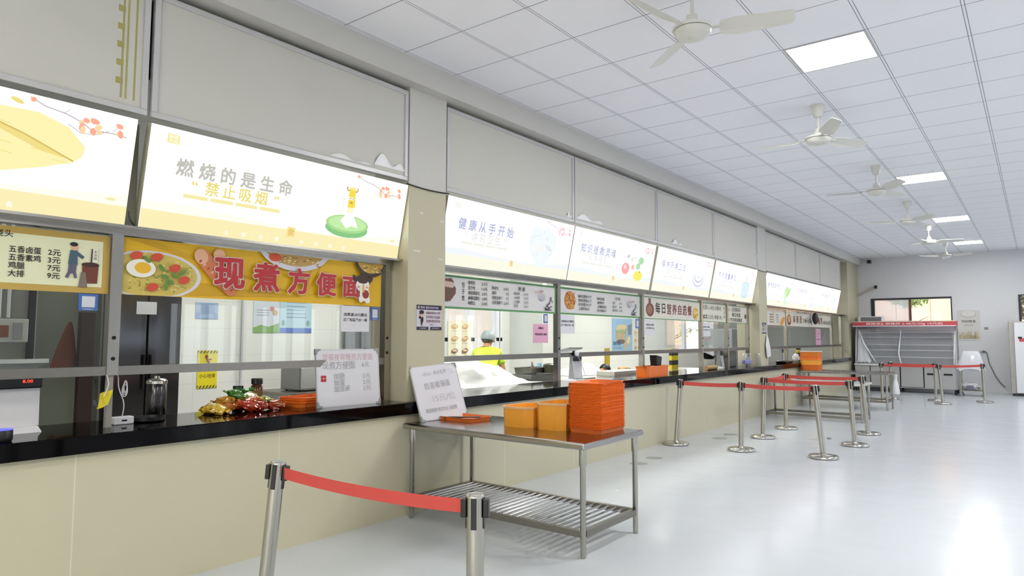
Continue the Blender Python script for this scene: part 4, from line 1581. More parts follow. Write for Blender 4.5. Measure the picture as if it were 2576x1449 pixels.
# ------------------------------------------------------------------ belt barrier posts
def stanchion(lab, base, top, H=.855):
    base = Vector((base[0], base[1], 0))
    t = thing('stanchion', lab, 'barrier post', base, 0, 'belt barrier posts')
    ax = (Vector((top[0], top[1], H)) - base).normalized()
    q = Vector((0, 0, 1)).rotation_difference(ax).to_matrix().to_4x4()
    MB().lathe([(.158, 0), (.166, .006), (.168, .018), (.164, .028), (.154, .034), (.08, .038), (.042, .040), (.037, .052), (.0, .053)], 40).build('base', M_chrome, t)
    m = MB(); m.M = q
    m.lathe([(.0315, .045), (.0315, H - .006)], 28)
    m.build('post', M_steel, t)
    m = MB(); m.M = q
    m.lathe([(.033, H - .008), (.033, H - .001), (.030, H + .002), (.012, H + .003)], 28)
    m.build('cap', M_chrome, t)
    for k in range(4):
        m = MB(); m.M = q @ Matrix.Rotation(k * PI / 2 + .55, 4, 'Z')
        m.box(.026, .034, -.010, .010, H - .115, H - .008)
        if k in (0, 2):
            m.box(.030, .050, -.017, .017, H - .078, H - .014, .003)
        m.build('belt_clip', M_black, t)
    return t, base + ax * H, q


def belt(t, a, b, H=.855, sag=.012):
    """red belt from post a to post b, child of the post it is drawn from"""
    a, b = Vector(a), Vector(b)
    d = (b - a).normalized()
    a2, b2 = a + d * .045, b - d * .045
    up = Vector((0, 0, 1))
    nrm = d.cross(up).normalized()
    m = MB()
    L = []
    n = 14
    for k in range(n + 1):
        s = k / n
        c = a2.lerp(b2, s) - up * (.046 + sag * 4 * s * (1 - s))
        L.append([c + up * .0245 + nrm * .001, c - up * .0245 + nrm * .001, c - up * .0245 - nrm * .001, c + up * .0245 - nrm * .001])
    m.loft(L)
    o = m.build('belt', M_belt, t)
    o.matrix_parent_inverse = Matrix.Translation(-Vector(t.location))


ST = {}
for key, lab, base, top in (
        ('s1', 'nearest belt post, standing between the counter and the steel table', (-2.755, 1.748), (-2.70, 1.79)),
        ('s2', 'belt post cut off at the bottom edge, in front of the steel table', (-1.59, 1.853), (-1.595, 1.851)),
        ('a', 'belt post leaning beside the counter base, by the floor stickers', (-3.83, 8.50), (-3.79, 8.58)),
        ('b', 'belt post midway along the nearer double belt', (-2.99, 8.56), (-2.985, 8.60)),
        ('c', 'belt post with belts on two sides, at the corner of the belted lane', (-3.12, 9.82), (-3.10, 9.88)),
        ('d', 'belt post deepest in the belted lane, nearest the low pale table', (-3.142, 11.02), (-3.14, 11.04)),
        ('e', 'leaning belt post at the open floor end of the nearer belt', (-2.045, 8.64), (-2.115, 8.60)),
        ('f', 'belt post on the open floor ending the middle belt', (-1.945, 9.87), (-1.985, 9.84)),
        ('g', 'belt post on the open floor ending the rear belt', (-2.02, 11.16), (-2.075, 11.14)),
        ('h', 'far belt post beside the orange bin table', (-2.80, 17.2), (-2.80, 17.2)),
        ('i', 'far belt post closest to the display fridge', (-2.735, 17.95), (-2.735, 17.95)),
        ('j', 'far belt post before the display fridge vents, rear one', (-1.86, 18.05), (-1.85, 17.95)),
        ('k', 'far belt post before the display fridge vents, front one', (-1.655, 17.25), (-1.70, 17.2)),
        ('l', 'far belt post in front of the plastic covered trolley', (-.963, 18.28), (-.985, 18.24))):
    ST[key] = stanchion(lab, base, top)
for a, b in (('s1', 's2'), ('a', 'b'), ('b', 'e'), ('c', 'd'), ('c', 'f'), ('d', 'g'), ('h', 'k'), ('i', 'j'), ('k', 'l')):
    belt(ST[a][0], ST[a][1], ST[b][1], sag=.018 if a == 's1' else .010)

# ------------------------------------------------------------------ floor stickers
for k, (x, y, lab) in enumerate(((-3.591, 6.971, 'nearest grey round floor sticker, half behind the table leg'), (-3.615, 7.40, 'grey round floor sticker, second from the steel table'),
                                 (-3.585, 9.385, 'grey round floor sticker behind the first two belt posts, front one'), (-3.598, 9.872, 'grey round floor sticker behind the first two belt posts, rear one'),
                                 (-2.478, 10.13, 'grey round floor sticker inside the belted lane'))):
    o = MB().lathe([(.10, 0), (.10, .0012), (.0, .0013)], 28).build('floor_sticker', mat('sticker_grey', '#a2a8a5', .4))
    o.location = (x, y, 0.0)
    tag(o, lab, 'floor sticker', 'round stickers on the floor')
o = MB().blob((0, 0, .012), (.03, .02, .012), 3, .4, 2, 2).build('crumpled_paper', M_grey)
o.location = (-2.36, 10.3, 0)
tag(o, 'small crumpled grey scrap on the floor beside a sticker', 'scrap')
o = MB().lathe([(.018, 0), (.018, .001), (0, .0012)], 14).build('paper_dot', M_white)
o.location = (-3.123, 5.632, 0)
tag(o, 'tiny white paper dot on the floor beyond the steel table', 'scrap')

# ------------------------------------------------------------------ things on the granite, first window
def pos_terminal(lab, loc, rz, big=True):
    t = thing('payment_terminal', lab, 'payment terminal', loc, rz)
    m = MB()
    m.loft([[(-.10, -.12, 0), (.10, -.12, 0), (.10, .12, 0), (-.10, .12, 0)], [(-.09, -.11, .03), (.07, -.11, .03), (.07, .11, .03), (-.09, .11, .03)]])
    m.build('base', M_white, t)
    m = MB()
    m.loft([[(-.06, -.125, .03), (.03, -.125, .03), (.03, .125, .03), (-.06, .125, .03)], [(-.03, -.125, .30), (.02, -.125, .30), (.02, .125, .30), (-.03, .125, .30)]])
    m.build('body', M_white, t)
    m = MB()
    m.box(.0, .045, -.13, .13, .235, .315, .008)
    m.build('display', M_black, t)
    sg = Sign((.0455, -.13, .235), (0, 1, 0), (0, 0, 1))
    sg.text('8.00', .165, .030, .022, emit('red_digits', '#ff4a33', 1.4), .03, .048)
    sg.build('digits', t)
    m = MB()
    m.loft([[(-.16, -.16, .335), (.03, -.16, .372), (.03, .16, .372), (-.16, .16, .335)], [(-.165, -.16, .355), (.025, -.16, .395), (.025, .16, .395), (-.165, .16, .355)]])
    m.build('screen', mat('pale_plastic', '#c4c6c6', .3), t)
    return t


pos_terminal('white payment terminal with red digits at the near end of the counter', (-4.42, 1.27, ZG), 0.0)
t = thing('speaker_puck', 'black round speaker with a blue light ring beside the payment terminal', 'speaker', (-4.062, 1.135, ZG))
MB().lathe([(.042, 0), (.047, .01), (.047, .055), (.043, .06), (.0, .061)], 28).build('body', M_black, t)
m = MB().lathe([(.044, .058), (.048, .058), (.048, .061), (.044, .061)], 28)
m.build('light_ring', emit('blue_ring', '#5a5cff', 1.6), t)
# socket box with hanging cable and yellow tag
t = thing('power_socket', 'white extension socket standing by the window post with a looped cord', 'socket', (-4.33, 1.805, ZG))
MB().box(-.03, .03, -.055, .055, 0, .045, .006).build('body', M_white, t)
m = MB()
m.box(.0302, .031, -.015, .015, .018, .028)
m.build('slot', M_black, t)
pts = []
for k in range(40):
    s = k / 39
    pts.append((.02 + .07 * (1 - s) * s + .03 * s, -.01 + .018 * math.sin(s * 9) * s - .09 * s * s, .045 + .30 * s))
MB().tube(pts, .0035, 6).build('cord', M_white, t)
m = MB()
for k in range(3):
    m.tube([(.04 + .004 * k, .01 + (.03 - .006 * k) * math.cos(a * .35) * .5 - .02, .20 + .035 * math.sin(a * .35) + .012 * k) for a in range(19)], .003, 6)
m.build('cord_loop', M_white, t)
t = thing('hang_tag', 'crumpled yellow tag hanging on a thin cord from the near window post', 'tag', (-4.195, 1.655, 1.19))
MB().tube([(.0, .0, .0), (.004, .012, -.05), (.0, .0, -.10), (.004, -.012, -.12)], .0025, 6).build('cord', M_white, t)
m = MB()
m.sheet(lambda i, j: (.012 * math.sin(i * 5 + j * 3), -.045 + .065 * i + .012 * j, -.19 + .085 * j + .02 * i), 8, 6)
m.build('label', mat('label_yellow', '#d6c51e', .5), t)
m = MB()
m.sheet(lambda i, j: (.004 + .010 * math.sin(i * 4), -.065 + .035 * i, -.165 + .03 * j - .02 * i), 5, 3)
m.build('dark_flap', mat('flap_blue', '#2c3040', .5), t)
tag(MB().lathe([(.075, 0), (.088, .008), (.09, .03), (.086, .03), (.084, .012), (0, .010)], 28).build('frying_pan', M_black), 'flat black pan beside the white extension socket', 'pan').location = (-4.35, 1.965, ZG)
t = thing('steel_canister', 'tall dark steel canister with a shiny lid behind the glass', 'canister', (-4.51, 2.08, ZG))
MB().lathe([(.058, 0), (.06, .005), (.06, .215), (.057, .22)], 28).build('body', mat('dark_steel', '#4b4a4c', .22, 1.0), t)
MB().lathe([(.062, .218), (.063, .235), (.05, .248), (.018, .252), (.016, .265), (0, .268)], 28).build('lid', M_chrome, t)
# cellophane-wrapped snack packs
cols = ['#c9a22a', '#d8b548', '#a9601f', '#b8862a', '#b5431f', '#a8321f', '#c2602f', '#8f2a1e', '#4f8a3a', '#c8b65a', '#a8461f', '#d2c08a']
descs = ['yellow cellophane pack at the canister end of the snack pile', 'pale yellow pack lying in front of the snack pile', 'amber brown pack low in the snack pile', 'golden pack leaning in the snack pile behind the amber one', 'red-orange pack in the middle of the snack pile', 'dark red pack in the middle front of the snack pile',
         'orange pack in the snack pile, on its bottle side', 'deep red pack low in the snack pile under the orange one', 'green leaf-wrapped pack on top of the snack pile', 'straw coloured pack at the tray end of the snack pile', 'rust red pack at the tray end of the snack pile', 'clear pale pack on the back of the snack pile']
ps = [(-4.44, 2.41, .035), (-4.37, 2.42, .025), (-4.42, 2.50, .03), (-4.47, 2.53, .075), (-4.42, 2.60, .045), (-4.37, 2.65, .03), (-4.44, 2.70, .06), (-4.38, 2.74, .028), (-4.48, 2.62, .11), (-4.43, 2.83, .05), (-4.38, 2.84, .025), (-4.50, 2.74, .085)]
for k, (pos_, col, ds) in enumerate(zip(ps, cols, descs)):
    m = MB()
    rr = random.Random(k)
    m.blob((0, 0, 0), (.06 * rr.uniform(.85, 1.1), .068 * rr.uniform(.9, 1.15), .034), k, .36, 4.2, 3)
    for sgn in (-1, 1):
        m.sheet(lambda i, j: (sgn * (.0) + (.05 * (i - .5)) * (1 + j), sgn * (.055 + .035 * j), .012 * math.sin(i * 14) * j), 8, 2)
    o = m.build('snack_pack', mat('wrap_%d' % k, col, .12, coat=.8, vary=.45, vscale=34))
    o.location = (pos_[0], pos_[1], ZG + max(.034, pos_[2]))
    o.rotation_euler = (rr.uniform(-.35, .35), rr.uniform(-.35, .35), rr.uniform(0, 3))
    tag(o, ds, 'snack pack', 'wrapped snacks piled on the granite')
m = MB()
for q in range(7):
    a = q * .9
    m.sheet(lambda i, j, a=a: (.05 * math.cos(a) * i + .012 * j, .08 * math.sin(a) * i + .012 * math.sin(i * 5) + .02 * (j - .5), .012 + .035 * i * (1 - .4 * i) + .01 * math.sin(a * 3 + i * 4)), 6, 2)
o = m.build('parsley_garnish', mat('leaf_green', '#3f8a34', .4, vary=.3, vscale=30))
o.location = (-4.45, 2.66, ZG + .12)
tag(o, 'green leaf garnish on top of the snack pile', 'garnish')
o2 = o.copy(); C.objects.link(o2); o2.location = (-4.37, 2.79, ZG + .045); o2.rotation_euler = (.4, .3, 2)
tag(o2, 'green leaf garnish tucked into the tray end of the snack pile', 'garnish')


def sauce_bottle(lab, loc, h, r, body, label):
    t = thing('sauce_bottle', lab, 'bottle', loc)
    MB().lathe([(r * .92, 0), (r, .006), (r, h * .72), (r * .72, h * .80), (r * .7, h * .82), (0, h * .82)], 20).build('body', body, t)
    MB().lathe([(r * .98, h * .80), (r * .98, h - .004), (r * .9, h), (0, h)], 20).build('cap', M_black, t)
    MB().lathe([(r + .0006, h * .18), (r + .0006, h * .60)], 20).build('paper_label', label, t)


sauce_bottle('taller brown sauce bottle with black cap behind the snack pile', (-4.60, 2.85, ZG), .212, .042, mat('brown_sauce', '#5a2c14', .12), mat('label_brown', '#7a5a34', .5))
sauce_bottle('shorter dark sauce bottle with black cap behind the snack pile', (-4.60, 2.70, ZG), .165, .037, mat('dark_sauce', '#2a1c16', .12), mat('label_grey', '#b7b0a2', .5))
# a few orange trays behind the whiteboard
for k in range(3):
    o = tray0.copy()
    C.objects.link(o)
    o.location = (-4.44 + .004 * k, 3.19, ZG + .020 * k)
    o.rotation_euler = (0, 0, .15 + .02 * k)
    tag(o, ('bottom orange tray behind the countertop whiteboard', 'middle orange tray behind the countertop whiteboard', 'top orange tray behind the countertop whiteboard')[k], 'tray', 'orange trays behind the countertop whiteboard')

# ------------------------------------------------------------------ kitchen behind the first window
t = struct('door_1')
m = MB().box(-6.36, -6.32, 1.95, 2.43, 0.0, 2.2)
m.build('leaf', mat('door_greygreen', '#7d8174', .4, vary=.04), t)
m = MB()
m.box(-6.32, -6.30, 1.93, 1.95, 0, 2.2); m.box(-6.32, -6.30, 2.43, 2.46, 0, 2.2)
m.build('jamb', M_alu, t)
m = MB().tube([(-6.32, 2.39, 1.03), (-6.27, 2.39, 1.03), (-6.265, 2.31, 1.03)], .010, 8)
m.build('door_handle', M_chrome, t)
tag(MB().box(-6.06, -6.0, 2.16, 2.27, 0, 1.60, .004).build('timber_post', mat('dark_timber', '#2c1a14', .5, vary=.3)), 'dark brown upright post in front of the grey-green door', 'post')
m = MB()
L = []
for k in range(9):
    s = k / 8
    wy = .012 + .085 * s ** .8
    wx_ = .01 + .03 * s
    L.append([(-6.07 + wx_ * math.cos(a), 2.09 + .02 * (1 - s) + wy * math.sin(a) - .012 * s, 1.52 - .36 * s + .02 * math.sin(3 * a) * s) for a in [2 * PI * q / 14 for q in range(14)]])
m.loft(L, True, True, True)
tag(m.build('cloth_bag', mat('brown_cloth', '#6a3418', .7, vary=.3)), 'brown cloth bag hanging beside the dark upright post', 'bag')
tag(MB().box(-6.29, -6.24, 1.885, 1.925, 0, 2.2).build('pipe_chase', mat('black_edge', '#191417', .5)), 'black vertical strip beside the kitchen door', 'strip')
t = thing('electrical_box', 'pale electrical box with a red-brown plate on the kitchen wall', 'electrical box', (-6.3, 1.66, 1.36))
MB().box(0, .10, 0, .21, 0, .18, .006).build('casing', mat('box_pale', '#b9bcb6', .4), t)
MB().box(.10, .104, .02, .08, .04, .13).build('cover_plate', mat('box_brown', '#7a4a3c', .5), t)
MB().box(.10, .106, .11, .17, .03, .15).build('switch', M_grey, t)
for k, (y, lb) in enumerate(((1.755, 'white conduit pipe above the electrical box, nearer the door'), (1.695, 'white conduit pipe above the electrical box, farther from the door'))):
    tag(MB().tube([(-6.28, y, 1.55), (-6.28, y, 2.9)], .013, 10).build('conduit_pipe', M_white), lb, 'pipe')
t = thing('steel_cabinet', 'tall dark grey double-door cabinet with a white sheet on it', 'cabinet', (-6.15, 2.74, 0))
MB().box(-.55, -.02, -.30, .30, .06, 2.05).build('body', mat('cab_dark', '#3a3a3d', .3, .6), t)
for sgn in (-1, 1):
    d = MB().box(-.02, 0, min(sgn * .008, sgn * .29), max(sgn * .008, sgn * .29), .08, 2.02, .004).build('door', mat('cab_door', '#55545a', .16, .8, vary=.1), t)
    MB().box(0, .03, sgn * .03 - .008, sgn * .03 + .008, .95, 1.25, .003).build('handle', M_black, d)
MB().box(.001, .003, -.10, .07, 1.60, 1.71).build('taped_sheet', M_paper, t)
# tiled wall things
def wall_sheet(name, lab, y0, y1, z0, z1, m0, draw, cat='poster', x=KX):
    return banner(y0, y1, z0, z1, m0, lab, draw, name, cat, x + .006)


def d_warn(sg, W, H):
    k = M_ink
    for v in (0, H - .03):
        sg.rect(0, v, W, v + .03, P('warn_dark', '#5a5214'))
        for q in range(6):
            sg.poly([(W * q / 6, v), (W * (q + .5) / 6, v), (W * min(6, q + 1) / 6, v + .03), (W * (q + .5) / 6, v + .03)], P('warn_y', '#d8c81a'))
    sg.text('小心地滑', W / 2, H * .28, .045, P('warn_text', '#8a7a1a'), .01, W * .8, 'c')
    r = P('warn_fig', '#7a3018')
    sg.ell(W * .45, H * .84, .018, .02, r)
    sg.line([(W * .45, H * .8), (W * .56, H * .68), (W * .66, H * .6)], .022, r)
    sg.line([(W * .56, H * .68), (W * .45, H * .62)], .018, r)
    sg.line([(W * .5, H * .76), (W * .7, H * .76)], .016, r)


wall_sheet('warning_sign', 'yellow slippery floor warning sign on the tiled kitchen wall', 3.74, 3.965, .845, 1.255, P('warn_yellow', '#dccb12'), d_warn, 'sign')


def d_lines(c1, c2, foot, circ=False):
    def f(sg, W, H):
        rr = random.Random(int(W * 1000))
        sg.rect(0, 0, W, H * .10, foot)
        if circ:
            sg.poly([(0, H * .1), (W * .3, H * .16), (W * .6, H * .12), (W, H * .2), (W, 0), (0, 0)], foot)
            sg.ell(W * .15, H * .88, .03, .03, P('dot_red', '#c78a84'))
            sg.rect(W * .18, H * .72, W * .42, H * .84, P('dot_olive', '#8a8a72'))
            sg.ell(W * .72, H * .48, .032, .03, P('dot_red', '#c78a84'))
            sg.ell(W * .84, H * .40, .035, .035, P('dot_tan', '#b9a47a'))
            for k in range(5):
                sg.line([(W * .5, H * (.9 - .05 * k)), (W * .95, H * (.9 - .05 * k))], .005, c1)
            for k in range(3):
                sg.line([(W * .12, H * (.45 - .05 * k)), (W * .6, H * (.45 - .05 * k))], .006, c1)
        else:
            for k in range(9):
                sg.line([(W * .2, H * (.92 - .075 * k)), (W * rr.uniform(.75, .9), H * (.92 - .075 * k))], .008, c1)
            for s_ in (.1, .88):
                sg.ell(W * s_, H * .2, .025, .035, c2)
    return f


wall_sheet('poster', 'pale poster with a green foot on the kitchen tiles', 4.385, 4.722, 1.452, 2.05, P('poster_pale', '#ccd2db'), d_lines(P('ln', '#9aa2b0'), M_green, P('grassg', '#7fa860'), True))
wall_sheet('poster', 'light blue poster with text lines and a blue foot', 4.735, 5.185, 1.455, 2.05, P('poster_blue', '#b3cfdd'), d_lines(P('ln2', '#7f9cb4'), P('teal', '#7aa79a'), P('footblue', '#5b78c2')))
wall_sheet('poster', 'small blue wall chart between the cabinet and the posters', 3.70, 3.955, 1.60, 1.78, P('chart_blue', '#9db2cc'), d_lines(P('ln3', '#86a0c4'), P('ln3', '#86a0c4'), P('chart_foot', '#8aa4cc')))
tag(MB().tube([(KX + .03, 4.25, .0), (KX + .03, 4.25, 2.98)], .022, 12).build('water_pipe', M_white), 'white vertical pipe on the tiled kitchen wall left of the posters', 'pipe')
t = thing('steel_bench', 'steel work bench under the microwave along the kitchen wall', 'bench', (-6.75, 5.0, 0))
MB().box(-.40, .35, -.62, .62, .75, .795, .006).build('top', M_steel2, t)
for a in (-.36, .31):
    for b in (-.58, .58):
        MB().lathe([(.02, 0), (.02, .75)], 12, (a, b, 0)).build('leg', M_steel, t)
t = thing('microwave', 'grey microwave oven on the kitchen bench behind the whiteboard', 'microwave', (-6.7, 4.90, .795))
MB().box(-.20, .17, -.33, .33, .012, .27, .01).build('casing', mat('mw_grey', '#8b8c8b', .3, .5), t)
MB().box(.17, .185, -.05, .32, .03, .26, .004).build('door', M_black, t)
MB().box(.17, .18, -.32, -.06, .03, .26).build('front_panel', mat('mw_panel', '#a0a19f', .3, .3), t)
MB().box(.186, .20, -.035, -.02, .05, .24).build('handle', M_chrome, t)
for a in (-.15, .13):
    for b in (-.28, .28):
        pass
m = MB()
for a in (-.15, .13):
    for b in (-.28, .28):
        m.lathe([(.015, 0), (.015, .013)], 10, (a, b, 0))
m.build('feet', M_black, t)
# grey inner partition beyond the microwave
o = MB().box(KX, -6.6, 6.02, 6.10, 0, 3.0).build('wall_inner', mat('partition_olive', '#a5a595', .4))
o['kind'] = 'structure'
t = thing('tall_fridge', 'tall grey fridge at the end of the tiled kitchen wall', 'fridge', (KX + .02, 5.80, 0))
MB().box(0, .10, -.13, .14, .05, 2.0, .01).build('body', mat('fr_grey', '#7c7e80', .3, .4), t)

# ------------------------------------------------------------------ kitchen windows on the back wall
def kitchen_window(n, y0, y1, z0, z1, mull, trans):
    t = struct('window_%d' % n)
    m = MB()
    f = .055
    x0, x1 = KX - .07, KX + .012
    m.box(x0, x1, y0, y1, z0, z0 + f); m.box(x0, x1, y0, y1, z1 - f, z1)
    m.box(x0, x1, y0, y0 + f, z0, z1); m.box(x0, x1, y1 - f, y1, z0, z1)
    for q, wd in mull:
        m.box(x0, x1, q - wd / 2, q + wd / 2, z0, z1)
    if trans:
        m.box(x0, x1, y0, y1, trans - .03, trans + .03)
    m.build('frame', M_white, t)
    MB().box(KX - .03, KX - .024, y0 + .01, y1 - .01, z0 + .01, z1 - .01).build('glass_pane', M_glass, t)


kitchen_window(4, 7.62, 9.02, 1.0, 2.3, [(8.24, .13), (8.90, .08)], 1.37)
kitchen_window(5, 15.9, 18.6, 1.02, 2.2, [(16.6, .09), (17.85, .09)], None)


def d_food(sg, W, H):
    rr = random.Random(5)
    for r_ in range(3):
        for c_ in range(2):
            u, v = W * (.28 + .45 * c_), H * (.84 - .34 * r_)
            sg.ell(u, v, W * .15, H * .07, P(('fa', 'fb', 'fc')[r_], ('#c39a68', '#b58a52', '#7a4a2c')[r_]), rr.uniform(-.3, .3))
            sg.ell(u, v + .01, W * .09, H * .035, P('fd', '#d9be90'))
            sg.rect(u - W * .14, v - H * .13, u + W * .14, v - H * .11, P('fe', '#c2b49a'))


wall_sheet('poster', 'cream poster of six snacks beside the kitchen window', 7.66, 8.20, 1.10, 1.66, P('cream_poster', '#dcd3b9'), d_food, x=KX + .02)


def d_burger(sg, W, H):
    cup, bun, foam = P('drink', '#b9a27a'), P('bunc', '#d2bd92'), P('glassrim', '#a9c1d2')
    sg.poly([(W * .2, H * .3), (W * .62, H * .3), (W * .72, H * .78), (W * .18, H * .7)], P('mug', '#9a8a6c'))
    sg.ell(W * .45, H * .72, W * .27, H * .11, bun, .1)
    sg.ell(W * .45, H * .62, W * .25, H * .05, P('lettuce', '#9aa878'))
    sg.poly([(W * .2, H * .32), (W * .62, H * .3), (W * .66, H * .55), (W * .2, H * .58)], cup)
    sg.ell(W * .42, H * .30, W * .22, H * .07, P('plate_d', '#6a5a58'))
    sg.ell(W * .72, H * .26, W * .22, H * .13, P('roll', '#b8a789'), .7)
    sg.ell(W * .80, H * .34, W * .11, H * .09, P('roll2', '#d9cba8'), .7)
    sg.poly([(W * .78, H * .5), (W * .95, H * .52), (W * .98, H * .85), (W * .76, H * .8)], P('shade_cup', '#6f7f8a'))
    sg.text('新鲜早餐', W * .05, H * .19, .085, P('navy3', '#34486a'), .016, W * .34)
    sg.text('每天现做 美味又营养', W * .05, H * .08, .05, P('navy4', '#7d93b0'), .0, W * .42)


wall_sheet('poster', 'blue poster of a burger, roll and drink on the kitchen wall', 12.80, 13.72, 1.10, 1.82, P('sky_blue', '#8fb4d3'), d_burger)
wall_sheet('poster', 'narrow cream menu chart right of the blue burger poster', 13.77, 14.12, 1.10, 1.60, P('cream_poster', '#dcd3b9'), d_food)
tag(MB().box(KX + .0, KX + .05, 12.48, 12.62, .1, 1.18).build('yellow_pipe_cover', mat('gas_yellow', '#a58f22', .5)), 'yellow gas pipe cover on the kitchen wall under the blue poster', 'pipe cover')
o = MB().box(KX, -6.5, 9.24, 9.34, 0, 3.0).build('wall_inner', mat('partition_white2', '#d6d7d1', .3))
o['kind'] = 'structure'
# buildings and tree outside
o = MB().box(-11.4, -11.2, 3.0, 26.0, 0, 6.0).build('wall_outside', mat('outside_pink', '#b9a79d', .8, vary=.12))
o['kind'] = 'structure'
tag(MB().box(-8, 6, 30, 31, 0, 9).build('building', grid_mat('building_cream', '#dfb08c', '#a67c5c', (0, 2), (1.15, 2.6), (.3, .9), (.035, .05), .8)), 'cream coloured building outside the far window', 'building')


def tree(lab, base, h, cr, n, seed, leafc, trunk_r=.09, leafsz=.10):
    t = thing('tree', lab, 'tree', base)
    rr = random.Random(seed)
    m = MB()
    m.tube([(0, 0, 0), (.03, .02, h * .5), (0, 0, h)], [trunk_r, trunk_r * .8, trunk_r * .4], 10)
    for k in range(7):
        a = rr.uniform(0, 6.3)
        z = h * rr.uniform(.45, .95)
        m.tube([(0, 0, z), (cr * .5 * math.cos(a), cr * .5 * math.sin(a), z + cr * .25), (cr * .9 * math.cos(a), cr * .9 * math.sin(a), z + cr * .45)], [trunk_r * .4, trunk_r * .25, trunk_r * .1], 6)
    m.build('trunk', mat('bark', '#6a4e3c', .9, vary=.2), t)
    m = MB()
    for k in range(n):
        d = Vector((rr.gauss(0, 1), rr.gauss(0, 1), rr.gauss(0, 1))).normalized() * cr * rr.uniform(.35, 1) ** .6
        c = Vector((0, 0, h)) + Vector((d.x, d.y, d.z * .75))
        a, b = Vector((rr.gauss(0, 1), rr.gauss(0, 1), rr.gauss(0, 1))).normalized(), Vector((rr.gauss(0, 1), rr.gauss(0, 1), rr.gauss(0, 1)))
        b = (b - a * b.dot(a)).normalized()
        s = leafsz * rr.uniform(.6, 1.2)
        nn = a.cross(b)
        m.add([c - a * s, c + b * s * .5 + nn * s * .1, c + a * s, c - b * s * .5 + nn * s * .1], [(0, 1, 2, 3)])
    m.build('foliage', mat(leafc[0], leafc[1], .5, vary=.35, vscale=3), t)


tree('leafy green tree outside the far window', (-3.02, 23.4, 0), 2.75, .62, 900, 4, ('foliage_green', '#7f9a42'), .05, .07)
tree('dark leafy tree outside the window past the wall fridge', (-.05, 23.2, 0), 2.3, .55, 900, 8, ('foliage_dark', '#4d4a26'), .12, .07)
tree('bare light tree outside the kitchen window, behind the daily nutrition banner', (-9.6, 20.6, 0), 1.9, 1.1, 160, 12, ('foliage_pale', '#a9b26a'), .06, .10)

# ------------------------------------------------------------------ second window: serving bench and its things
t = thing('serving_bench', 'long stainless serving bench behind the granite countertop', 'bench', (-5.15, 9.0, 0))
MB().box(-.52, .50, -4.4, 2.7, .82, .868, .004).build('top', mat('bench_steel', '#c4c4bd', .22, .85), t)
MB().box(-.48, .48, -4.35, 2.65, .08, .82).build('cabinet_body', M_steel2, t)
# white sheeted heaps
def heap(lab, c, r, seed, peaks, mt=None):
    m = MB()
    nx, ny = 30, 26

    def fn(i, j):
        x, y = (i - .5) * 2, (j - .5) * 2
        e = max(0, 1 - (abs(x) ** 3 + abs(y) ** 3))
        hh = sum(a * math.exp(-((x - px) ** 2 / sx + (y - py) ** 2 / sy)) for a, px, py, sx, sy in peaks)
        cr = noise.noise(Vector((x * 2.2 + seed, y * 2.2, seed * 2.0)))
        fold = abs(noise.noise(Vector((x * 1.7 + 5 + seed, y * 4.0, 1)))) * .35
        return (c[0] + x * r[0], c[1] + y * r[1], c[2] + .004 + r[2] * min(1.0, e * 1.6) * max(.02, hh + .22 * cr - fold * .5 + .08 * noise.noise(Vector((x * 5.5, y * 6.5 + seed, 3)))))
    m.sheet(fn, nx, ny)
    return tag(m.build('plastic_sheet', mt or mat('sheet_white', '#d6d7d3', .38, bump=.5, bscale=14)), lab, 'plastic sheet')


heap('white plastic sheet draped over food at the person end of the bench', (-5.15, 6.05, .868), (.42, .72, .30), 2, [(1.0, -.1, -.55, .8, .28), (.62, .0, .25, .5, .3)])
heap('white plastic sheet heaped on the bench behind the payment screen', (-5.35, 8.55, .868), (.28, .55, .20), 5, [(.8, 0, .35, .6, .3), (.5, 0, -.5, .6, .2)])
m = MB()


def pan(name, lab, c, w, d, h, mt, cat='pan'):
    m = MB()
    def rc(w, d, z):
        w, d = w / 2, d / 2
        return [(c[0] - w, c[1] - d, c[2] + z), (c[0] + w, c[1] - d, c[2] + z), (c[0] + w, c[1] + d, c[2] + z), (c[0] - w, c[1] + d, c[2] + z)]
    m.loft([rc(w * .9, d * .9, 0), rc(w, d, h), rc(w + .03, d + .03, h), rc(w + .03, d + .03, h + .006), rc(w - .01, d - .01, h + .006), rc(w * .89, d * .89, .006)])
    return tag(m.build(name, mt), lab, cat)


M_panm = mat('pan_steel', '#8d8c86', .3, .9, vary=.1)
pan('steel_pan', 'long dark steel pan at the back of the bench near the window post', (-5.05, 6.98, .868), .30, .52, .075, mat('pan_dark', '#6a6a66', .3, .9))
pan('steel_pan', 'rectangular steel pan with utensils behind the long dark pan', (-5.42, 7.45, .868), .28, .42, .13, M_panm)
m = MB()
m.bar((-5.40, 7.40, .95), (-5.50, 7.56, 1.07), .018, .006)
m.bar((-5.38, 7.46, .95), (-5.46, 7.50, 1.06), .018, .006)
tag(m.build('serving_tongs', M_steel2), 'steel tongs sticking out of the rectangular steel pan', 'tongs')
o = MB().lathe([(.035, 0), (.038, .004), (.038, .10), (.03, .115), (.03, .12), (0, .121)], 20).build('drink_can', mat('can_blue', '#86b3cc', .3))
o.location = (-5.55, 7.80, .868)
o.scale = (1, 1, 1.5)
tag(o, 'pale blue can standing behind the rectangular steel pan', 'can')
o = MB().lathe([(.09, 0), (.10, .01), (.10, .17), (.085, .18), (.05, .19), (0, .19)], 22).build('cooking_pot', mat('pot_olive', '#4b4a3e', .4, .5))
o.location = (-5.22, 7.60, .868)
tag(o, 'dark olive cooking pot half hidden by the second window post', 'pot')


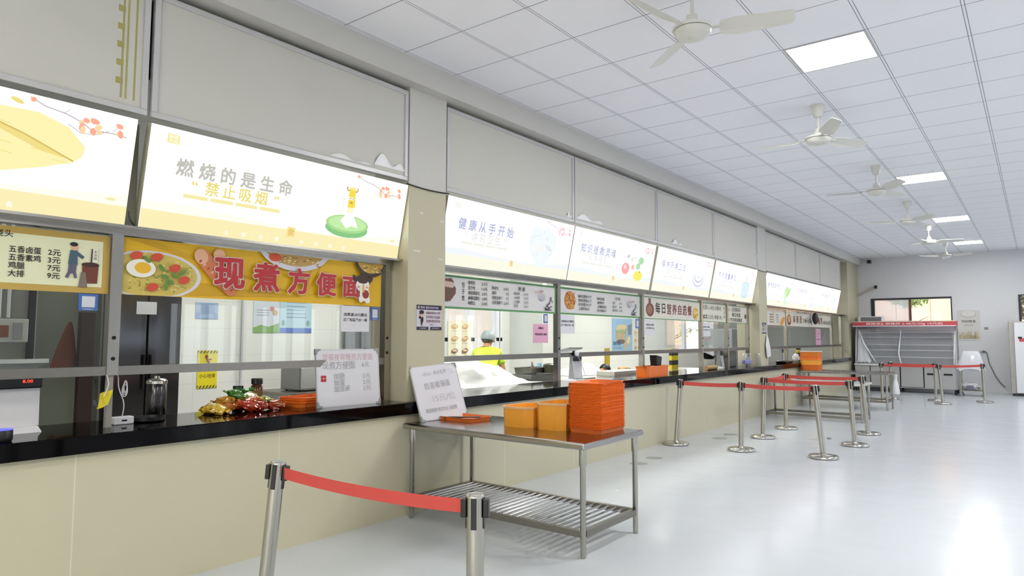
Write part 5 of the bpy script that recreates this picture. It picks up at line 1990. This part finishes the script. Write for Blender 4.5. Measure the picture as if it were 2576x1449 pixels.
def dual_pos(lab, loc, rz, tall=.38):
    t = thing('payment_terminal', lab, 'payment terminal', loc, rz)
    MB().loft([[(-.10, -.09, 0), (.09, -.09, 0), (.09, .09, 0), (-.10, .09, 0)], [(-.09, -.08, .022), (.07, -.08, .022), (.07, .08, .022), (-.09, .08, .022)]]).build('base', M_white, t)
    MB().loft([[(-.05, -.06, .02), (.035, -.06, .02), (.035, .06, .02), (-.05, .06, .02)], [(-.03, -.05, tall * .88), (.02, -.05, tall * .88), (.02, .05, tall * .88), (-.03, .05, tall * .88)]]).build('stand', mat('pos_grey', '#9a9b9e', .3, .3), t)
    MB().loft([[(.05, -.075, .03), (.06, -.075, .03), (.06, .075, .03), (.05, .075, .03)], [(.03, -.08, tall * .62), (.042, -.08, tall * .62), (.042, .08, tall * .62), (.03, .08, tall * .62)]]).build('front_panel', M_white, t)
    MB().box(.028, .046, -.07, .08, tall * .62, tall * .85, .004).build('display', M_black, t)
    MB().loft([[(-.16, -.13, tall * .9), (.02, -.13, tall), (.02, .13, tall), (-.16, .13, tall * .9)], [(-.16, -.13, tall * .9 + .02), (.02, -.13, tall + .02), (.02, .13, tall + .02), (-.16, .13, tall * .9 + .02)]]).build('screen', mat('screen_back', '#a8a9ab', .3), t)
    return t


dual_pos('white payment terminal with black display behind the tall tray stack', (-4.44, 6.98, ZG), -.1)
t = thing('camera_scanner', 'small white scanner clipped to the rail above the payment display', 'scanner', (-4.19, 6.63, 1.225))
MB().blob((0, 0, 0), (.022, .045, .035), 1, .02, 1, 3).build('body', M_white, t)
MB().tube([(-.02, -.05, .012), (0, -.045, .012)], .022, 14).build('lens', M_black, t)
MB().tube([(.0, .03, -.03), (-.01, .12, -.12), (-.02, .22, -.26)], .004, 6).build('cord', M_white, t)
tag(MB().box(-4.72, -4.52, 7.35, 7.60, ZG - .01, ZG + .008).build('flat_tray', M_steel), 'small flat steel tray behind the payment display', 'tray')
tag(MB().box(-4.95, -4.66, 8.35, 9.25, .868, .935, .006).build('food_tub', mat('tub_white', '#cbcabd', .4)), 'long white food tub in front of the crouching worker', 'tub')
m = MB()
m.blob((0, 0, .03), (.09, .16, .035), 4, .3, 2, 3)
o = m.build('bread_loaf', mat('bread_brown', '#9c7c46', .7, vary=.3))
o.location = (-5.35, 9.9, .868)
tag(o, 'brown bread in the white tub beyond the crouching worker', 'bread')
open_bin('chopstick_basket', 'long red-orange basket on the counter holding a black chopstick box', .20, .66, .135, M_orange, (-4.16, 8.50, ZG), .02, M_orange, .03, None, 'basket')
t = thing('chopstick_holder', 'black box standing in the red-orange basket', 'chopstick box', (-4.17, 8.62, ZG + .02))
MB().loft([[(-.04, -.05, 0), (.04, -.05, 0), (.04, .06, 0), (-.04, .06, 0)], [(-.05, -.075, .26), (.05, -.065, .26), (.05, .10, .235), (-.05, .10, .235)]]).build('body', M_black, t)
MB().box(-.046, .046, -.060, .074, .095, .115).build('pale_band', M_peach, t)
# behind the prices banner
dual_pos('white payment terminal with a plastic bag, before the second column', (-4.40, 11.62, ZG), .15, .34)
t = thing('paper_roll', 'brown paper roll lying on the counter before the payment terminal', 'roll', (-4.22, 10.75, ZG + .034))
MB().tube([(0, -.20, 0), (0, .22, .0)], .034, 18).build('roll', mat('kraft', '#a98a55', .6), t)
MB().tube([(0, .2201, 0), (0, .224, 0)], .018, 14).build('core', M_black, t)
t = thing('utensil_bin', 'clear utensil cylinder wrapped in a bag by the window post', 'cylinder', (-4.40, 11.12, ZG))
MB().lathe([(.075, 0), (.078, .005), (.08, .16), (.076, .16), (.074, .01), (0, .01)], 24).build('body', mat('dull_clear', '#a3a39c', .2), t)
MB().loft([[(.08 * math.cos(a), .08 * math.sin(a), .16) for a in [2 * PI * q / 12 for q in range(12)]], [(.13 * math.cos(a), .15 * math.sin(a), .24 + .03 * math.sin(3 * a)) for a in [2 * PI * q / 12 for q in range(12)]]], True, True).build('black_liner', M_black, t)
m = MB()
m.sheet(lambda i, j: (.06 * math.sin(i * 6), .02 + .24 * i, .24 + .15 * j * (1 - .6 * abs(i - .6)) + .02 * math.sin(i * 11)), 14, 6)
m.build('bag', M_film, t)
tag(MB().box(-5.0, -4.95, 10.86, 11.12, .868, 1.22).build('striped_post', grid_mat('hazard', '#d3c01c', '#1b1a14', (2,), (.16,), (.02,), (.08,), .5)), 'yellow and black striped guard post behind the counter', 'post')
tag(MB().box(-4.60, -4.34, 11.86, 12.28, ZG, 1.185, .02).build('dark_monitor', mat('dark_grey', '#5b5b57', .35)), 'dark grey machine behind the payment terminal near the second column', 'machine')
tag(MB().box(-6.4, -5.6, 15.6, 18.2, 0, 1.62, .02).build('steel_hood', mat('hood_grey', '#a2a4a8', .3, .4)), 'large grey steel unit standing in the kitchen beyond the striped post', 'steel unit')


def water_bottle(lab, x, y, labelled, h=.235):
    t = thing('water_bottle', lab, 'bottle', (x, y, ZG))
    MB().lathe([(.03, 0), (.034, .006), (.034, h * .60), (.030, h * .68), (.014, h * .86), (.013, h * .9)], 18).build('body', clear('bottle_clear', (.90, .92, .95), 1.0, .10), t)
    MB().lathe([(.0155, h * .90), (.0155, h), (0, h)], 14).build('cap', M_white, t)
    if labelled:
        MB().lathe([(.0348, h * .22), (.0348, h * .48)], 18).build('paper_label', mat('label_violet', '#8f8fc2', .5), t)


for x, y, lb, lab in ((-4.26, 12.42, 1, 'blue-labelled water bottle, first of the cluster by the second column'), (-4.19, 12.40, 1, 'blue-labelled water bottle at the front of the cluster'), (-4.25, 12.55, 1, 'blue-labelled water bottle in the middle of the cluster'), (-4.18, 12.54, 1, 'blue-labelled water bottle nearest the column in the cluster'), (-4.04, 12.62, 0, 'single clear bottle standing apart at the column foot')):
    water_bottle(lab, x, y, lb)
# white bag hanging on the second column
t = thing('plastic_bag', 'white plastic bag hanging under the notice on the second column', 'bag', (XC, 13.06, 1.05))
m = MB()
L = []
for k in range(11):
    s = k / 10
    hw = .015 + .105 * min(1, s * 1.8) ** .8 * (1 - .25 * max(0, s - .75) * 4)
    L.append([(.006 + (.004 + .05 * min(1, s * 1.6)) * (.5 + .5 * math.cos(a)), hw * math.sin(a) + .012 * math.sin(9 * s), .43 - .43 * s + .012 * math.sin(4 * a + 2) * s) for a in [2 * PI * q / 16 for q in range(16)]])
m.loft(L, True, True, True)
m.build('bag_body', mat('bag_white', '#dadbdc', .35), t)
MB().tube([(.004, 0, .42), (.012, 0, .45), (.004, 0, .455)], .006, 8).build('hook', M_chrome, t)
# third window
dual_pos('grey payment terminal behind the glass just past the second column', (-4.40, 15.22, ZG), .2, .33)
pan('black_tray', 'black tray on the counter just past the second column', (-4.13, 14.5, ZG), .20, .52, .035, M_black, 'tray')
o = MB().blob((0, 0, 0), (.07, .10, .10), 6, .3, 2, 3).build('wrapped_cutlery', M_bag)
o.location = (-4.2, 15.6, ZG + .08)
tag(o, 'crumpled clear bag beside the grey payment terminal', 'bag')
o = MB().blob((0, 0, 0), (.07, .09, .14), 9, .06, 1.2, 3).build('hanging_lamp', mat('dark_globe', '#2e2c2b', .4))
o.location = (-4.12, 17.02, 1.865)
tag(o, 'dark round lamp hanging before the long hot pot banner', 'lamp')
wall_sheet('paper_notice', 'pink and white paper strip on the glass under the hot pot banner', 17.5, 17.95, 1.18, 1.63, P('pinkpaper', '#d8a3bd'), d_pink, 'notice', XW + .002)
tag(MB().box(-5.0, -4.95, 18.6, 18.85, ZG - .2, 1.14).build('striped_post', MATS['hazard']), 'black and pale striped guard post behind the last window', 'post')
tag(MB().tube([(-3.98, 21.2, 0), (-3.98, 21.2, 2.0)], .05, 16).build('corner_pipe', mat('cream_pipe', '#d8d6b8', .4)), 'cream vertical pipe beside the display fridge', 'pipe')
m = MB()
for k in range(6):
    m.box(-4.03 + .0, -4.02, 21.0 + k * .09, 21.085 + k * .09, .1, 1.95)
tag(m.build('strip_curtain', mat('strip_brown', '#6f665c', .4)), 'grey-brown strip curtain in the corner behind the display fridge', 'curtain')

# ------------------------------------------------------------------ far wall: display fridge, windows and the rest
FX0, FX1, FY = -3.93, -1.62, 20.2
t = thing('display_fridge', 'long open display fridge with red price header against the far wall', 'display fridge', ((FX0 + FX1) / 2, FY + .4, 0))
inv = Matrix.Translation(-Vector(t.location))


def rel(m, nm, mt, par=None):
    o = m.build(nm, mt, t)
    o.matrix_parent_inverse = inv
    return o


M_fr = mat('fridge_steel', '#b7b8ba', .3, .7, vary=.04)
m = MB()
m.box(FX0, FX1, FY + .06, FY + .8, .12, .68)
rel(m, 'lower_body', M_fr)
rel(MB().box(FX0, FX1, FY + .70, FY + .80, .70, 1.80), 'back_panel', mat('fridge_inner', '#b3b4b9', .4))
for k, x in enumerate((FX0, FX1 - .03)):
    rel(MB().add([(x, FY + .10, .72), (x + .03, FY + .10, .72), (x + .03, FY + .8, .72), (x, FY + .8, .72), (x, FY + .32, 1.72), (x + .03, FY + .32, 1.72), (x + .03, FY + .8, 1.72), (x, FY + .8, 1.72)], [(0, 1, 5, 4), (1, 2, 6, 5), (2, 3, 7, 6), (3, 0, 4, 7), (4, 5, 6, 7), (3, 2, 1, 0)]), 'side_panel', M_fr)
rel(MB().box(FX0 - .01, FX1 + .01, FY, FY + .8, .68, .725, .008), 'ledge', mat('ledge_white', '#d8d9da', .3))
for z, d in ((1.55, .36), (1.42, .34), (1.22, .28), (1.08, .24), (.90, .18)):
    rel(MB().box(FX0 + .04, FX1 - .04, FY + .10 + d, FY + .72, z, z + .022), 'shelf', mat('shelf_grey', '#c9cad0', .4, .2))
rel(MB().box(-3.60, -1.64, FY + .040, FY + .058, .14, .67), 'door_gap_shade', M_dark)  # near-black strip painting the shade in the gaps between doors
for x0, x1 in ((-3.92, -3.57), (-3.55, -3.10), (-3.085, -2.87), (-2.845, -2.345)):
    d = rel(MB().box(x0, x1, FY + .030, FY + .062, .15, .665, .004), 'door', M_fr)
p_ = rel(MB().box(-2.32, -1.64, FY + .030, FY + .062, .13, .675, .004), 'vent_panel', M_fr)
for x in (-2.26, -1.90):
    rel(MB().box(x, x + .19, FY + .022, FY + .034, .47, .52, .004), 'vent_slot', M_black)
m = MB()
for x in (-3.9, -2.9, -1.66):
    for y in (FY + .12, FY + .7):
        m.lathe([(.03, 0), (.03, .12)], 12, (x, y, 0))
rel(m, 'feet', M_black)
M_hd = mat('header_red', '#c2444c', .4)
rel(MB().box(FX0 - .02, FX1 + .03, FY + .02, FY + .5, 1.735, 1.84, .004), 'header', M_hd)
m = MB()
m.box(FX0 - .025, FX1 + .035, FY + .012, FY + .52, 1.832, 1.858)
rel(m, 'header_trim', mat('trim_beige', '#cbb8a8', .4))
m = MB().box(FX0 - .02, FX1 + .03, FY + .005, FY + .05, 1.715, 1.737)
rel(m, 'header_lower_trim', M_white)  # plain white trim strip under the header
sg = Sign((FX0 - .02, FY + .02, 1.735), (1, 0, 0), (0, 0, 1))
sg.text('麻辣烫& 麻辣拌 2.48元/30g 10元起', .33, .022, .062, P('header_ink', '#eddadb'), .016, 1.75)
o = sg.build('lettering', t)
o.matrix_parent_inverse = inv


def film(i, j):
    x = FX0 + .02 + (FX1 - FX0 - .04) * i
    y = FY + .03 + .26 * j * (1 - .2 * j) + .006 * math.sin(i * 19) * (1 - j) + .003 * math.sin(i * 47 + j * 5)
    return (x, y, .73 + .985 * j)


m = MB().sheet(film, 60, 8)
o = rel(m, 'plastic_curtain', M_film)
o['label'] = 'clear plastic curtain over the shelves'
M_fold = mat('film_fold', '#e3e5ea', .25)
m = MB()
m.sheet(lambda i, j: (-3.86 + .02 * j + .50 * i * (1 - j) * .75 + .03 * math.sin(i * 17) * (1 - j), FY + .02 + .22 * j, .735 + .9 * j + .05 * abs(math.sin(i * 21)) * (1 - j)), 16, 8)
rel(m, 'curtain_gather', clear('film_thick', (.9, .9, .93), 1, .6))
m = MB()
m.tube([(-3.83, FY + .2, 1.64), (-3.70, FY + .10, 1.25), (-3.42, FY + .02, .78)], [.008, .024, .012], 8)
m.tube([(-2.83, FY + .22, 1.62), (-2.87, FY + .10, 1.2), (-2.88, FY + .05, 1.0), (-2.83, FY + .02, .75)], [.010, .018, .018, .012], 8)
m.tube([(-1.65, FY + .2, 1.5), (-1.66, FY + .1, 1.1), (-1.67, FY + .03, .75)], [.008, .014, .012], 8)
rel(m, 'curtain_fold', M_fold)
t2 = thing('condenser_unit', 'low grey condenser box on top of the display fridge', 'condenser', (-3.53, FY + .45, 1.858))
MB().box(-.26, .24, -.2, .2, 0, .115).build('grille', mat('grille_grey', '#6d6f6e', .5, .3), t2)
MB().box(-.27, .25, -.21, .21, .115, .135).build('lid', M_white, t2)
MB().box(.24, .265, -.2, .2, 0, .12).build('end_plate', M_white, t2)
# far windows
t = struct('window_6')
m = MB()
x0, x1, z0, z1 = -3.716, -1.769, 1.1, 2.53
f = .05
m.box(x0, x1, YF - .02, YF + .08, z1 - f, z1); m.box(x0, x1, YF - .02, YF + .08, z0, z0 + f)
m.box(x0, x0 + .085, YF - .02, YF + .08, z0 + f, z1 - f); m.box(x1 - .03, x1, YF - .02, YF + .08, z0 + f, z1 - f)
m.build('frame', mat('frame_black', '#1d2028', .4), t)
MB().box(-2.775, -2.725, YF - .015, YF + .06, z0 + f, z1 - f).build('mullion', mat('frame_brown', '#5c3226', .5), t)
MB().box(x0 + .02, -2.75, YF + .02, YF + .026, z0 + .02, z1 - .02).build('glass_pane', clear('hazed_pane', (.93, .95, .96), 1.0, .55, (.95, .95, .97)), t)  # white haze mixed in to whiten this pane
MB().box(-2.75, x1 - .02, YF + .04, YF + .046, z0 + .02, z1 - .02).build('glass_pane', M_glass, t)
t = struct('window_7')
m = MB()
x0, x1 = -.337, 1.6
m.box(x0, x1, YF - .02, YF + .08, z1 - .03, z1); m.box(x0, x1, YF - .02, YF + .08, z0, z0 + f)
m.box(x0, x0 + .05, YF - .02, YF + .08, z0 + f, z1 - .03); m.box(x1 - .03, x1, YF - .02, YF + .08, z0 + f, z1 - .03)
m.build('frame', mat('frame_black', '#1d2028', .4), t)
MB().box(x0 + .02, x1 - .02, YF + .04, YF + .046, z0 + .02, z1 - .02).build('glass_pane', M_glass, t)
# poster, thermostat, outlet and cord
t = thing('wall_poster', 'grey poster with wheat field on the far wall beside the display fridge', 'poster', (-1.41, YF, 1.36))
inv = Matrix.Translation(-Vector(t.location))
o = MB().box(-1.67, -1.16, YF - .012, YF - .001, 1.36, 2.155).build('sheet', mat('poster_grey', '#cfcdc9', .25), t)
o.matrix_parent_inverse = inv
sg = Sign((-1.67, YF - .012, 1.36), (1, 0, 0), (0, 0, 1))
W, H = .51, .795
wheat = P('wheat', '#a99b7a')
sg.rect(.04, .04, W - .04, .12, P('wheat_d', '#8f8468'))
rr = random.Random(2)
for k in range(70):
    x = .05 + rr.random() * (W - .11)
    sg.line([(x, .05), (x + rr.uniform(-.03, .05), .09 + rr.random() * .16)], .010, P(('wh1', 'wh2', 'wh3')[k % 3], ('#b9ab8a', '#a3926c', '#cbbf9f')[k % 3]))
sg.ell(W / 2, H * .86, .17, .09, P('cloud', '#bdbbb8'), 0, 24)
sg.ell(W / 2, H * .88, .15, .075, P('cloud2', '#d4d2cf'), 0, 24)
sg.spread('节约粮食', .09, W - .09, H * .58, .075, P('poster_ink', '#77756f'), .01)
sg.text('光盘行动 从我做起', W / 2, H * .48, .03, P('poster_ink', '#77756f'), 0, .2, 'c')
o = sg.build('lettering', t)
o.matrix_parent_inverse = inv
t = thing('thermostat', 'small square wall switch with grey display on the far wall', 'wall switch', (-1.04, YF, 1.66))
MB().box(-.07, .07, -.016, -.001, -.075, .075, .004).build('plate', M_white, t)
MB().box(-.045, .045, -.019, -.016, -.03, .045).build('display', M_grey, t)
t = thing('power_outlet', 'wall outlet with a grey cord hanging down the far wall', 'outlet', (-1.20, YF, 1.06))
MB().box(-.06, .05, -.02, -.001, -.025, .03, .004).build('plate', mat('pale_grey', '#b9b9b7', .4), t)
MB().box(.05, .11, -.05, -.004, -.02, .03, .006).build('plug', mat('plug_grey', '#63625e', .5), t)
pts = [(.11, -.03, .01), (.15, -.03, -.02), (.17, -.03, -.14), (.19, -.03, -.3), (.25, -.03, -.45), (.31, -.03, -.62), (.40, -.03, -.78), (.50, -.03, -.90)]
MB().tube(pts, .014, 8).build('cord', mat('cord_grey', '#8b8b85', .5), t)
# trolley under plastic
t = thing('service_trolley', 'steel trolley under a shiny plastic cover beside the display fridge', 'trolley', (-1.30, 20.1, 0))
m = MB()
for a in (-.22, .22):
    for b in (-.2, .2):
        MB().lathe([(.014, .06), (.014, .80)], 10, (a, b, 0)).build('leg', M_steel, t)
        MB().lathe([(.03, 0), (.034, .02), (.034, .05), (.02, .065)], 12, (a, b, 0)).build('caster', M_grey, t)
MB().box(-.25, .25, -.23, .23, .13, .15).build('lower_shelf', M_steel2, t)
MB().box(-.25, .25, -.23, .23, .70, .72).build('upper_shelf', M_steel2, t)
m = MB()
L = []
for k in range(9):
    s = k / 8
    n_ = 40
    ring = []
    for q in range(n_):
        a = 2 * PI * q / n_
        wx_, wy = .16 + .13 * s ** .7, .15 + .12 * s ** .7
        e = .35
        cx_ = math.copysign(abs(math.cos(a)) ** e, math.cos(a))
        sy_ = math.copysign(abs(math.sin(a)) ** e, math.sin(a))
        fo = 1 + .045 * s * math.sin(a * 11) + .03 * s * math.sin(a * 23)
        ring.append((cx_ * wx_ * fo, sy_ * wy * fo, 1.10 - .46 * s + .03 * s * math.sin(a * 7)))
    L.append(ring)
m.loft(L, True, False, True)
m.build('plastic_cover', clear('cover_film', (.92, .92, .95), 1.0, .62, (.9, .91, .94), rough=.12), t)
o = MB().blob((0, 0, .09), (.20, .18, .10), 3, .3, 2.4, 3).build('white_bundle', M_bag)
o.location = (-1.33, 20.1, .15)
tag(o, 'white plastic bundle on the lower shelf of the trolley', 'bundle')
o = MB().box(-.07, .07, -.02, .02, 0, .11, .01).build('dark_box', mat('violet_grey', '#6d6a7c', .5))
o.location = (-1.33, 19.86, .16)
tag(o, 'small dark box in front of the white bundle on the trolley', 'box')
# white bag on the far table corner
t = thing('plastic_bag', 'white plastic bag hanging from the corner of the far steel table', 'bag', (-2.28, 15.45, .30))
m = MB()
L = []
for k in range(11):
    s = k / 10
    hw = (.045 if s < .2 else .03) if s < .28 else .03 + .085 * min(1, (s - .28) * 1.9) ** .8
    L.append([((.02 + hw * .5) * math.cos(a), hw * math.sin(a) + .006 * math.sin(9 * s), .38 - .38 * s + .012 * math.sin(4 * a + 1) * s) for a in [2 * PI * q / 16 for q in range(16)]])
m.loft(L, True, True, True)
m.build('bag_body', mat('bag_white', '#dadbdc', .35), t)
# white fridge by the far window
t = thing('upright_fridge', 'tall white upright fridge with red sign, at the photo edge by the far wall', 'fridge', (.05, 21.1, 0))
MB().box(-.60, .60, -.30, .46, .06, 1.83, .01).build('body', mat('fridge_side', '#aaa69f', .5, vary=.15), t)
MB().box(-.49, .60, -.345, -.30, .08, 1.80, .006).build('door', mat('door_white', '#dfe0e4', .25), t)
MB().box(-.605, -.60, -.28, .44, .08, .95).build('side_grime', mat('side_grey', '#8c8780', .6, vary=.2), t)
MB().box(-.58, .58, -.28, .44, 0, .06).build('plinth', M_black, t)
MB().box(-.40, -.1, -.354, -.345, 1.33, 1.41).build('red_sign', M_hd, t)
MB().box(-.30, -.18, -.353, -.345, 1.15, 1.33).build('grey_label', M_grey, t)
MB().box(-.42, -.34, -.358, -.345, 1.40, 1.45).build('dark_clip', M_black, t)
# conduit bracket and camera in the far corner
t = thing('conduit_pipe', 'slanting pale pipe with dark cap in the far corner', 'pipe', (-3.8, 21.5, 2.7))
MB().tube([(-.26, -.05, -.08), (.22, 0, .155)], .028, 12).build('pipe', mat('pale_pipe', '#b5ab9f', .4), t)
MB().box(.20, .27, -.06, .04, .11, .20, .01).build('cap', M_black, t)
t = thing('security_camera', 'black security camera on the far wall under the ceiling corner', 'camera', (-3.70, YF, 3.58))
MB().tube([(-.10, -.001, .04), (-.06, -.05, .03), (-.02, -.10, .02)], .012, 8).build('bracket', M_white, t)
MB().box(-.045, .045, -.24, -.06, -.045, .045, .01).build('housing', M_black, t)


# ------------------------------------------------------------------ people
def skin_mesh(name, verts, edges, mt, parent, root=0, levels=2):
    me = bpy.data.meshes.new(name)
    me.from_pydata([v[:3] for v in verts], edges, [])
    me.materials.append(mt)
    o = bpy.data.objects.new(name, me)
    C.objects.link(o)
    o.parent = parent
    sk = o.modifiers.new('skin', 'SKIN')
    sk.use_smooth_shade = True
    for i, v in enumerate(verts):
        rr_ = v[3] if isinstance(v[3], tuple) else (v[3], v[3])
        me.skin_vertices[0].data[i].radius = rr_
        me.skin_vertices[0].data[i].use_root = (i == root)
    sb = o.modifiers.new('sub', 'SUBSURF')
    sb.levels = levels
    sb.render_levels = levels
    dg = bpy.context.evaluated_depsgraph_get()
    m2 = bpy.data.meshes.new_from_object(o.evaluated_get(dg))
    o.modifiers.clear()
    o.data = m2
    m2.polygons.foreach_set('use_smooth', [True] * len(m2.polygons))
    return o


M_skin = mat('skin_tone', '#c08a6c', .5, vary=.05)
M_shirt = mat('lime_shirt', '#c3dc3c', .7, vary=.1, vscale=14)
M_trous = mat('dark_trousers', '#26262b', .8)
M_hair = mat('black_hair', '#141312', .5)
M_net = clear('hair_net', (.45, .53, .56), .6, .55, (.62, .70, .72), rough=.4)


def person(lab, loc, rz, J, headrot, net):
    t = thing('person', lab, 'person', loc, rz)
    V, Ed = [], []

    def add(name, r, par=None):
        V.append((*J[name], r))
        if par is not None:
            Ed.append((par, len(V) - 1))
        return len(V) - 1
    pel = add('pelvis', (.13, .11))
    ab = add('belly', (.125, .10), pel)
    ch = add('chest', (.14, .105), ab)
    nk0 = add('neckbase', .062, ch)
    nk = add('neck', .05, nk0)
    hd0 = add('jaw', (.066, .075), nk)
    hd = add('head', (.078, .092), hd0)
    add('crown', (.058, .07), hd)
    for s in ('L', 'R'):
        sh = add('sh' + s, .058, ch)
        el = add('el' + s, .042, sh)
        wr = add('wr' + s, .027, el)
        pm = add('palm' + s, (.036, .018), wr)
        hp = add('hip' + s, .088, pel)
        kn = add('kn' + s, .058, hp)
        an = add('an' + s, .038, kn)
        add('toe' + s, .036, an)
    skin_mesh('body', V, Ed, M_skin, t)
    # fingers: five per hand, own chains rooted in the palm
    for s in ('L', 'R'):
        pm, wr = Vector(J['palm' + s]), Vector(J['wr' + s])
        d = (pm - wr).normalized()
        sd_ = d.cross(Vector((0, 1, 0)))
        if sd_.length < .1:
            sd_ = Vector((1, 0, 0))
        sd_.normalize()
        cu = d.cross(sd_)
        V, Ed = [(*(pm - d * .01), .016)], []
        for k in range(4):
            b = pm + d * .02 + sd_ * (-.027 + .018 * k)
            ln = (.062, .072, .068, .052)[k]
            i0 = len(V)
            for q, (f_, c_) in enumerate(((0, 0), (.5, .008), (.8, .022), (1, .036))):
                V.append((*(b + d * ln * f_ + cu * c_), (.0085, .0082, .0075, .006)[q]))
                Ed.append((0 if q == 0 else i0 + q - 1, i0 + q))
        i0 = len(V)
        b = pm - d * .03 + sd_ * (-.03)
        for q, f_ in enumerate((0, .5, 1)):
            V.append((*(b + (d * .7 - sd_ * .7) * .05 * f_), (.011, .010, .008)[q]))
            Ed.append((0 if q == 0 else i0 + q - 1, i0 + q))
        skin_mesh('hand', V, Ed, M_skin, t, 0, 1)
    # clothes
    V, Ed = [], []
    g = lambda n, r, p_=None: (V.append((*J[n], r)), Ed.append((p_, len(V) - 1)) if p_ is not None else None, len(V) - 1)[-1]
    a = g('belly', (.155, .125))
    V.append((*(Vector(J['pelvis']).lerp(Vector(J['belly']), .2)), (.165, .135)))
    Ed.append((0, 1))
    b = g('chest', (.175, .13), a)
    g('neckbase', .078, b)
    for s in ('L', 'R'):
        sh = g('sh' + s, .078, b)
        V.append((*(Vector(J['sh' + s]).lerp(Vector(J['el' + s]), .75)), .072))
        Ed.append((sh, len(V) - 1))
    skin_mesh('shirt', V, Ed, M_shirt, t)
    V, Ed = [], []
    a = g('pelvis', (.145, .125))
    for s in ('L', 'R'):
        h = g('hip' + s, .105, a)
        k = g('kn' + s, .075, h)
        g('an' + s, .058, k)
    skin_mesh('trousers', V, Ed, M_trous, t)
    for s in ('L', 'R'):
        an, to = Vector(J['an' + s]), Vector(J['toe' + s])
        m = MB()
        c = an.lerp(to, .5)
        m.blob((c.x, c.y, .042), (.05, .05 + abs(to.y - an.y) * .62, .042), 1, .02, 1, 3)
        m.build('shoe', M_black, t)
    # face: nose, eyes, mouth, ears
    hc = Vector(J['head'])
    Mh = Matrix.Translation(hc) @ headrot
    m = MB(); m.M = Mh
    m.blob((0, .088, -.02), (.013, .018, .02), 1, 0, 1, 2)
    for s in (-1, 1):
        m.blob((s * .078, 0, -.015), (.010, .018, .028), 1, 0, 1, 2)
    m.build('nose_and_ears', M_skin, t)
    m = MB(); m.M = Mh
    for s in (-1, 1):
        m.blob((s * .032, .076, .008), (.012, .008, .007), 1, 0, 1, 2)
    m.build('eyes', M_ink, t)
    m = MB(); m.M = Mh
    m.blob((0, .080, -.055), (.022, .008, .006), 1, 0, 1, 2)
    m.build('mouth', mat('lips', '#9c5a50', .5), t)
    m = MB(); m.M = Mh
    bm = bmesh.new()
    bmesh.ops.create_uvsphere(bm, u_segments=24, v_segments=16, radius=1)
    bmesh.ops.delete(bm, geom=[q for q in bm.verts if q.co.z < -.15 - .35 * min(0, q.co.y) * -1 - (.45 if q.co.y < -.2 else 0) or (q.co.y > .55 and q.co.z < .35)], context='VERTS')
    bm.verts.index_update()
    m.add([(q.co.x * .092, q.co.y * .104 - .008, q.co.z * .108 + .022) for q in bm.verts], [[q.index for q in f.verts] for f in bm.faces], True)
    bm.free()
    m.build('hair', M_hair if not net else mat('dark_hair', '#4d4a45', .6), t)
    if net:
        m = MB(); m.M = Mh
        bm = bmesh.new()
        bmesh.ops.create_uvsphere(bm, u_segments=28, v_segments=18, radius=1)
        bmesh.ops.delete(bm, geom=[q for q in bm.verts if q.co.z < -.35], context='VERTS')
        bm.verts.index_update()
        m.add([(q.co.x * .108 * (1 + .05 * noise.noise(q.co * 4)), q.co.y * .118 * (1 + .05 * noise.noise(q.co * 3)) - .012, q.co.z * .118 + .03) for q in bm.verts], [[q.index for q in f.verts] for f in bm.faces], True)
        bm.free()
        m.build('hair_net', M_net, t)
    return t


# local axes: +y forward, +x right
J1 = dict(pelvis=(0, 0, .84), belly=(0, .07, .98), chest=(0, .19, 1.14), neckbase=(0, .25, 1.235), neck=(0.0, .28, 1.275), jaw=(.01, .315, 1.325), head=(.012, .325, 1.365), crown=(.012, .33, 1.42),
          shL=(-.165, .22, 1.175), elL=(-.235, .24, .93), wrL=(-.20, .42, .84), palmL=(-.19, .50, .83),
          shR=(.165, .22, 1.175), elR=(.235, .20, .93), wrR=(.25, .27, .735), palmR=(.25, .30, .665),
          hipL=(-.09, -.01, .80), knL=(-.10, .03, .44), anL=(-.10, -.02, .075), toeL=(-.11, .12, .04),
          hipR=(.09, -.01, .80), knR=(.10, .03, .44), anR=(.10, -.02, .075), toeR=(.11, .12, .04))
fx, fy = -.64, .77
person('person in lime shirt and hair net bending away behind the second serving window', (-6.40 + .22 * .64, 7.68 - .22 * .77, 0), math.atan2(-fx, fy), J1, Matrix.Rotation(-.5, 4, 'Z') @ Matrix.Rotation(-.25, 4, 'X'), True)
# crouching worker behind the bench, head down
J2 = dict(pelvis=(0, -.40, .42), belly=(0, -.32, .56), chest=(0, -.17, .70), neckbase=(0, -.07, .765), neck=(0, -.03, .79), jaw=(0, .035, .80), head=(0, .055, .835), crown=(0, .07, .88),
          shL=(-.165, -.10, .72), elL=(-.22, .05, .52), wrL=(-.16, .22, .42), palmL=(-.15, .29, .40),
          shR=(.165, -.10, .72), elR=(.22, .05, .52), wrR=(.16, .22, .42), palmR=(.15, .29, .40),
          hipL=(-.09, -.40, .40), knL=(-.13, -.02, .46), anL=(-.12, -.30, .075), toeL=(-.13, -.15, .04),
          hipR=(.09, -.40, .40), knR=(.13, -.02, .46), anR=(.12, -.30, .075), toeR=(.13, -.15, .04))
person('person with black hair crouching low behind the white food tub', (-6.02, 10.35, 0.0), -.25, J2, Matrix.Rotation(-1.3, 4, 'X'), False)
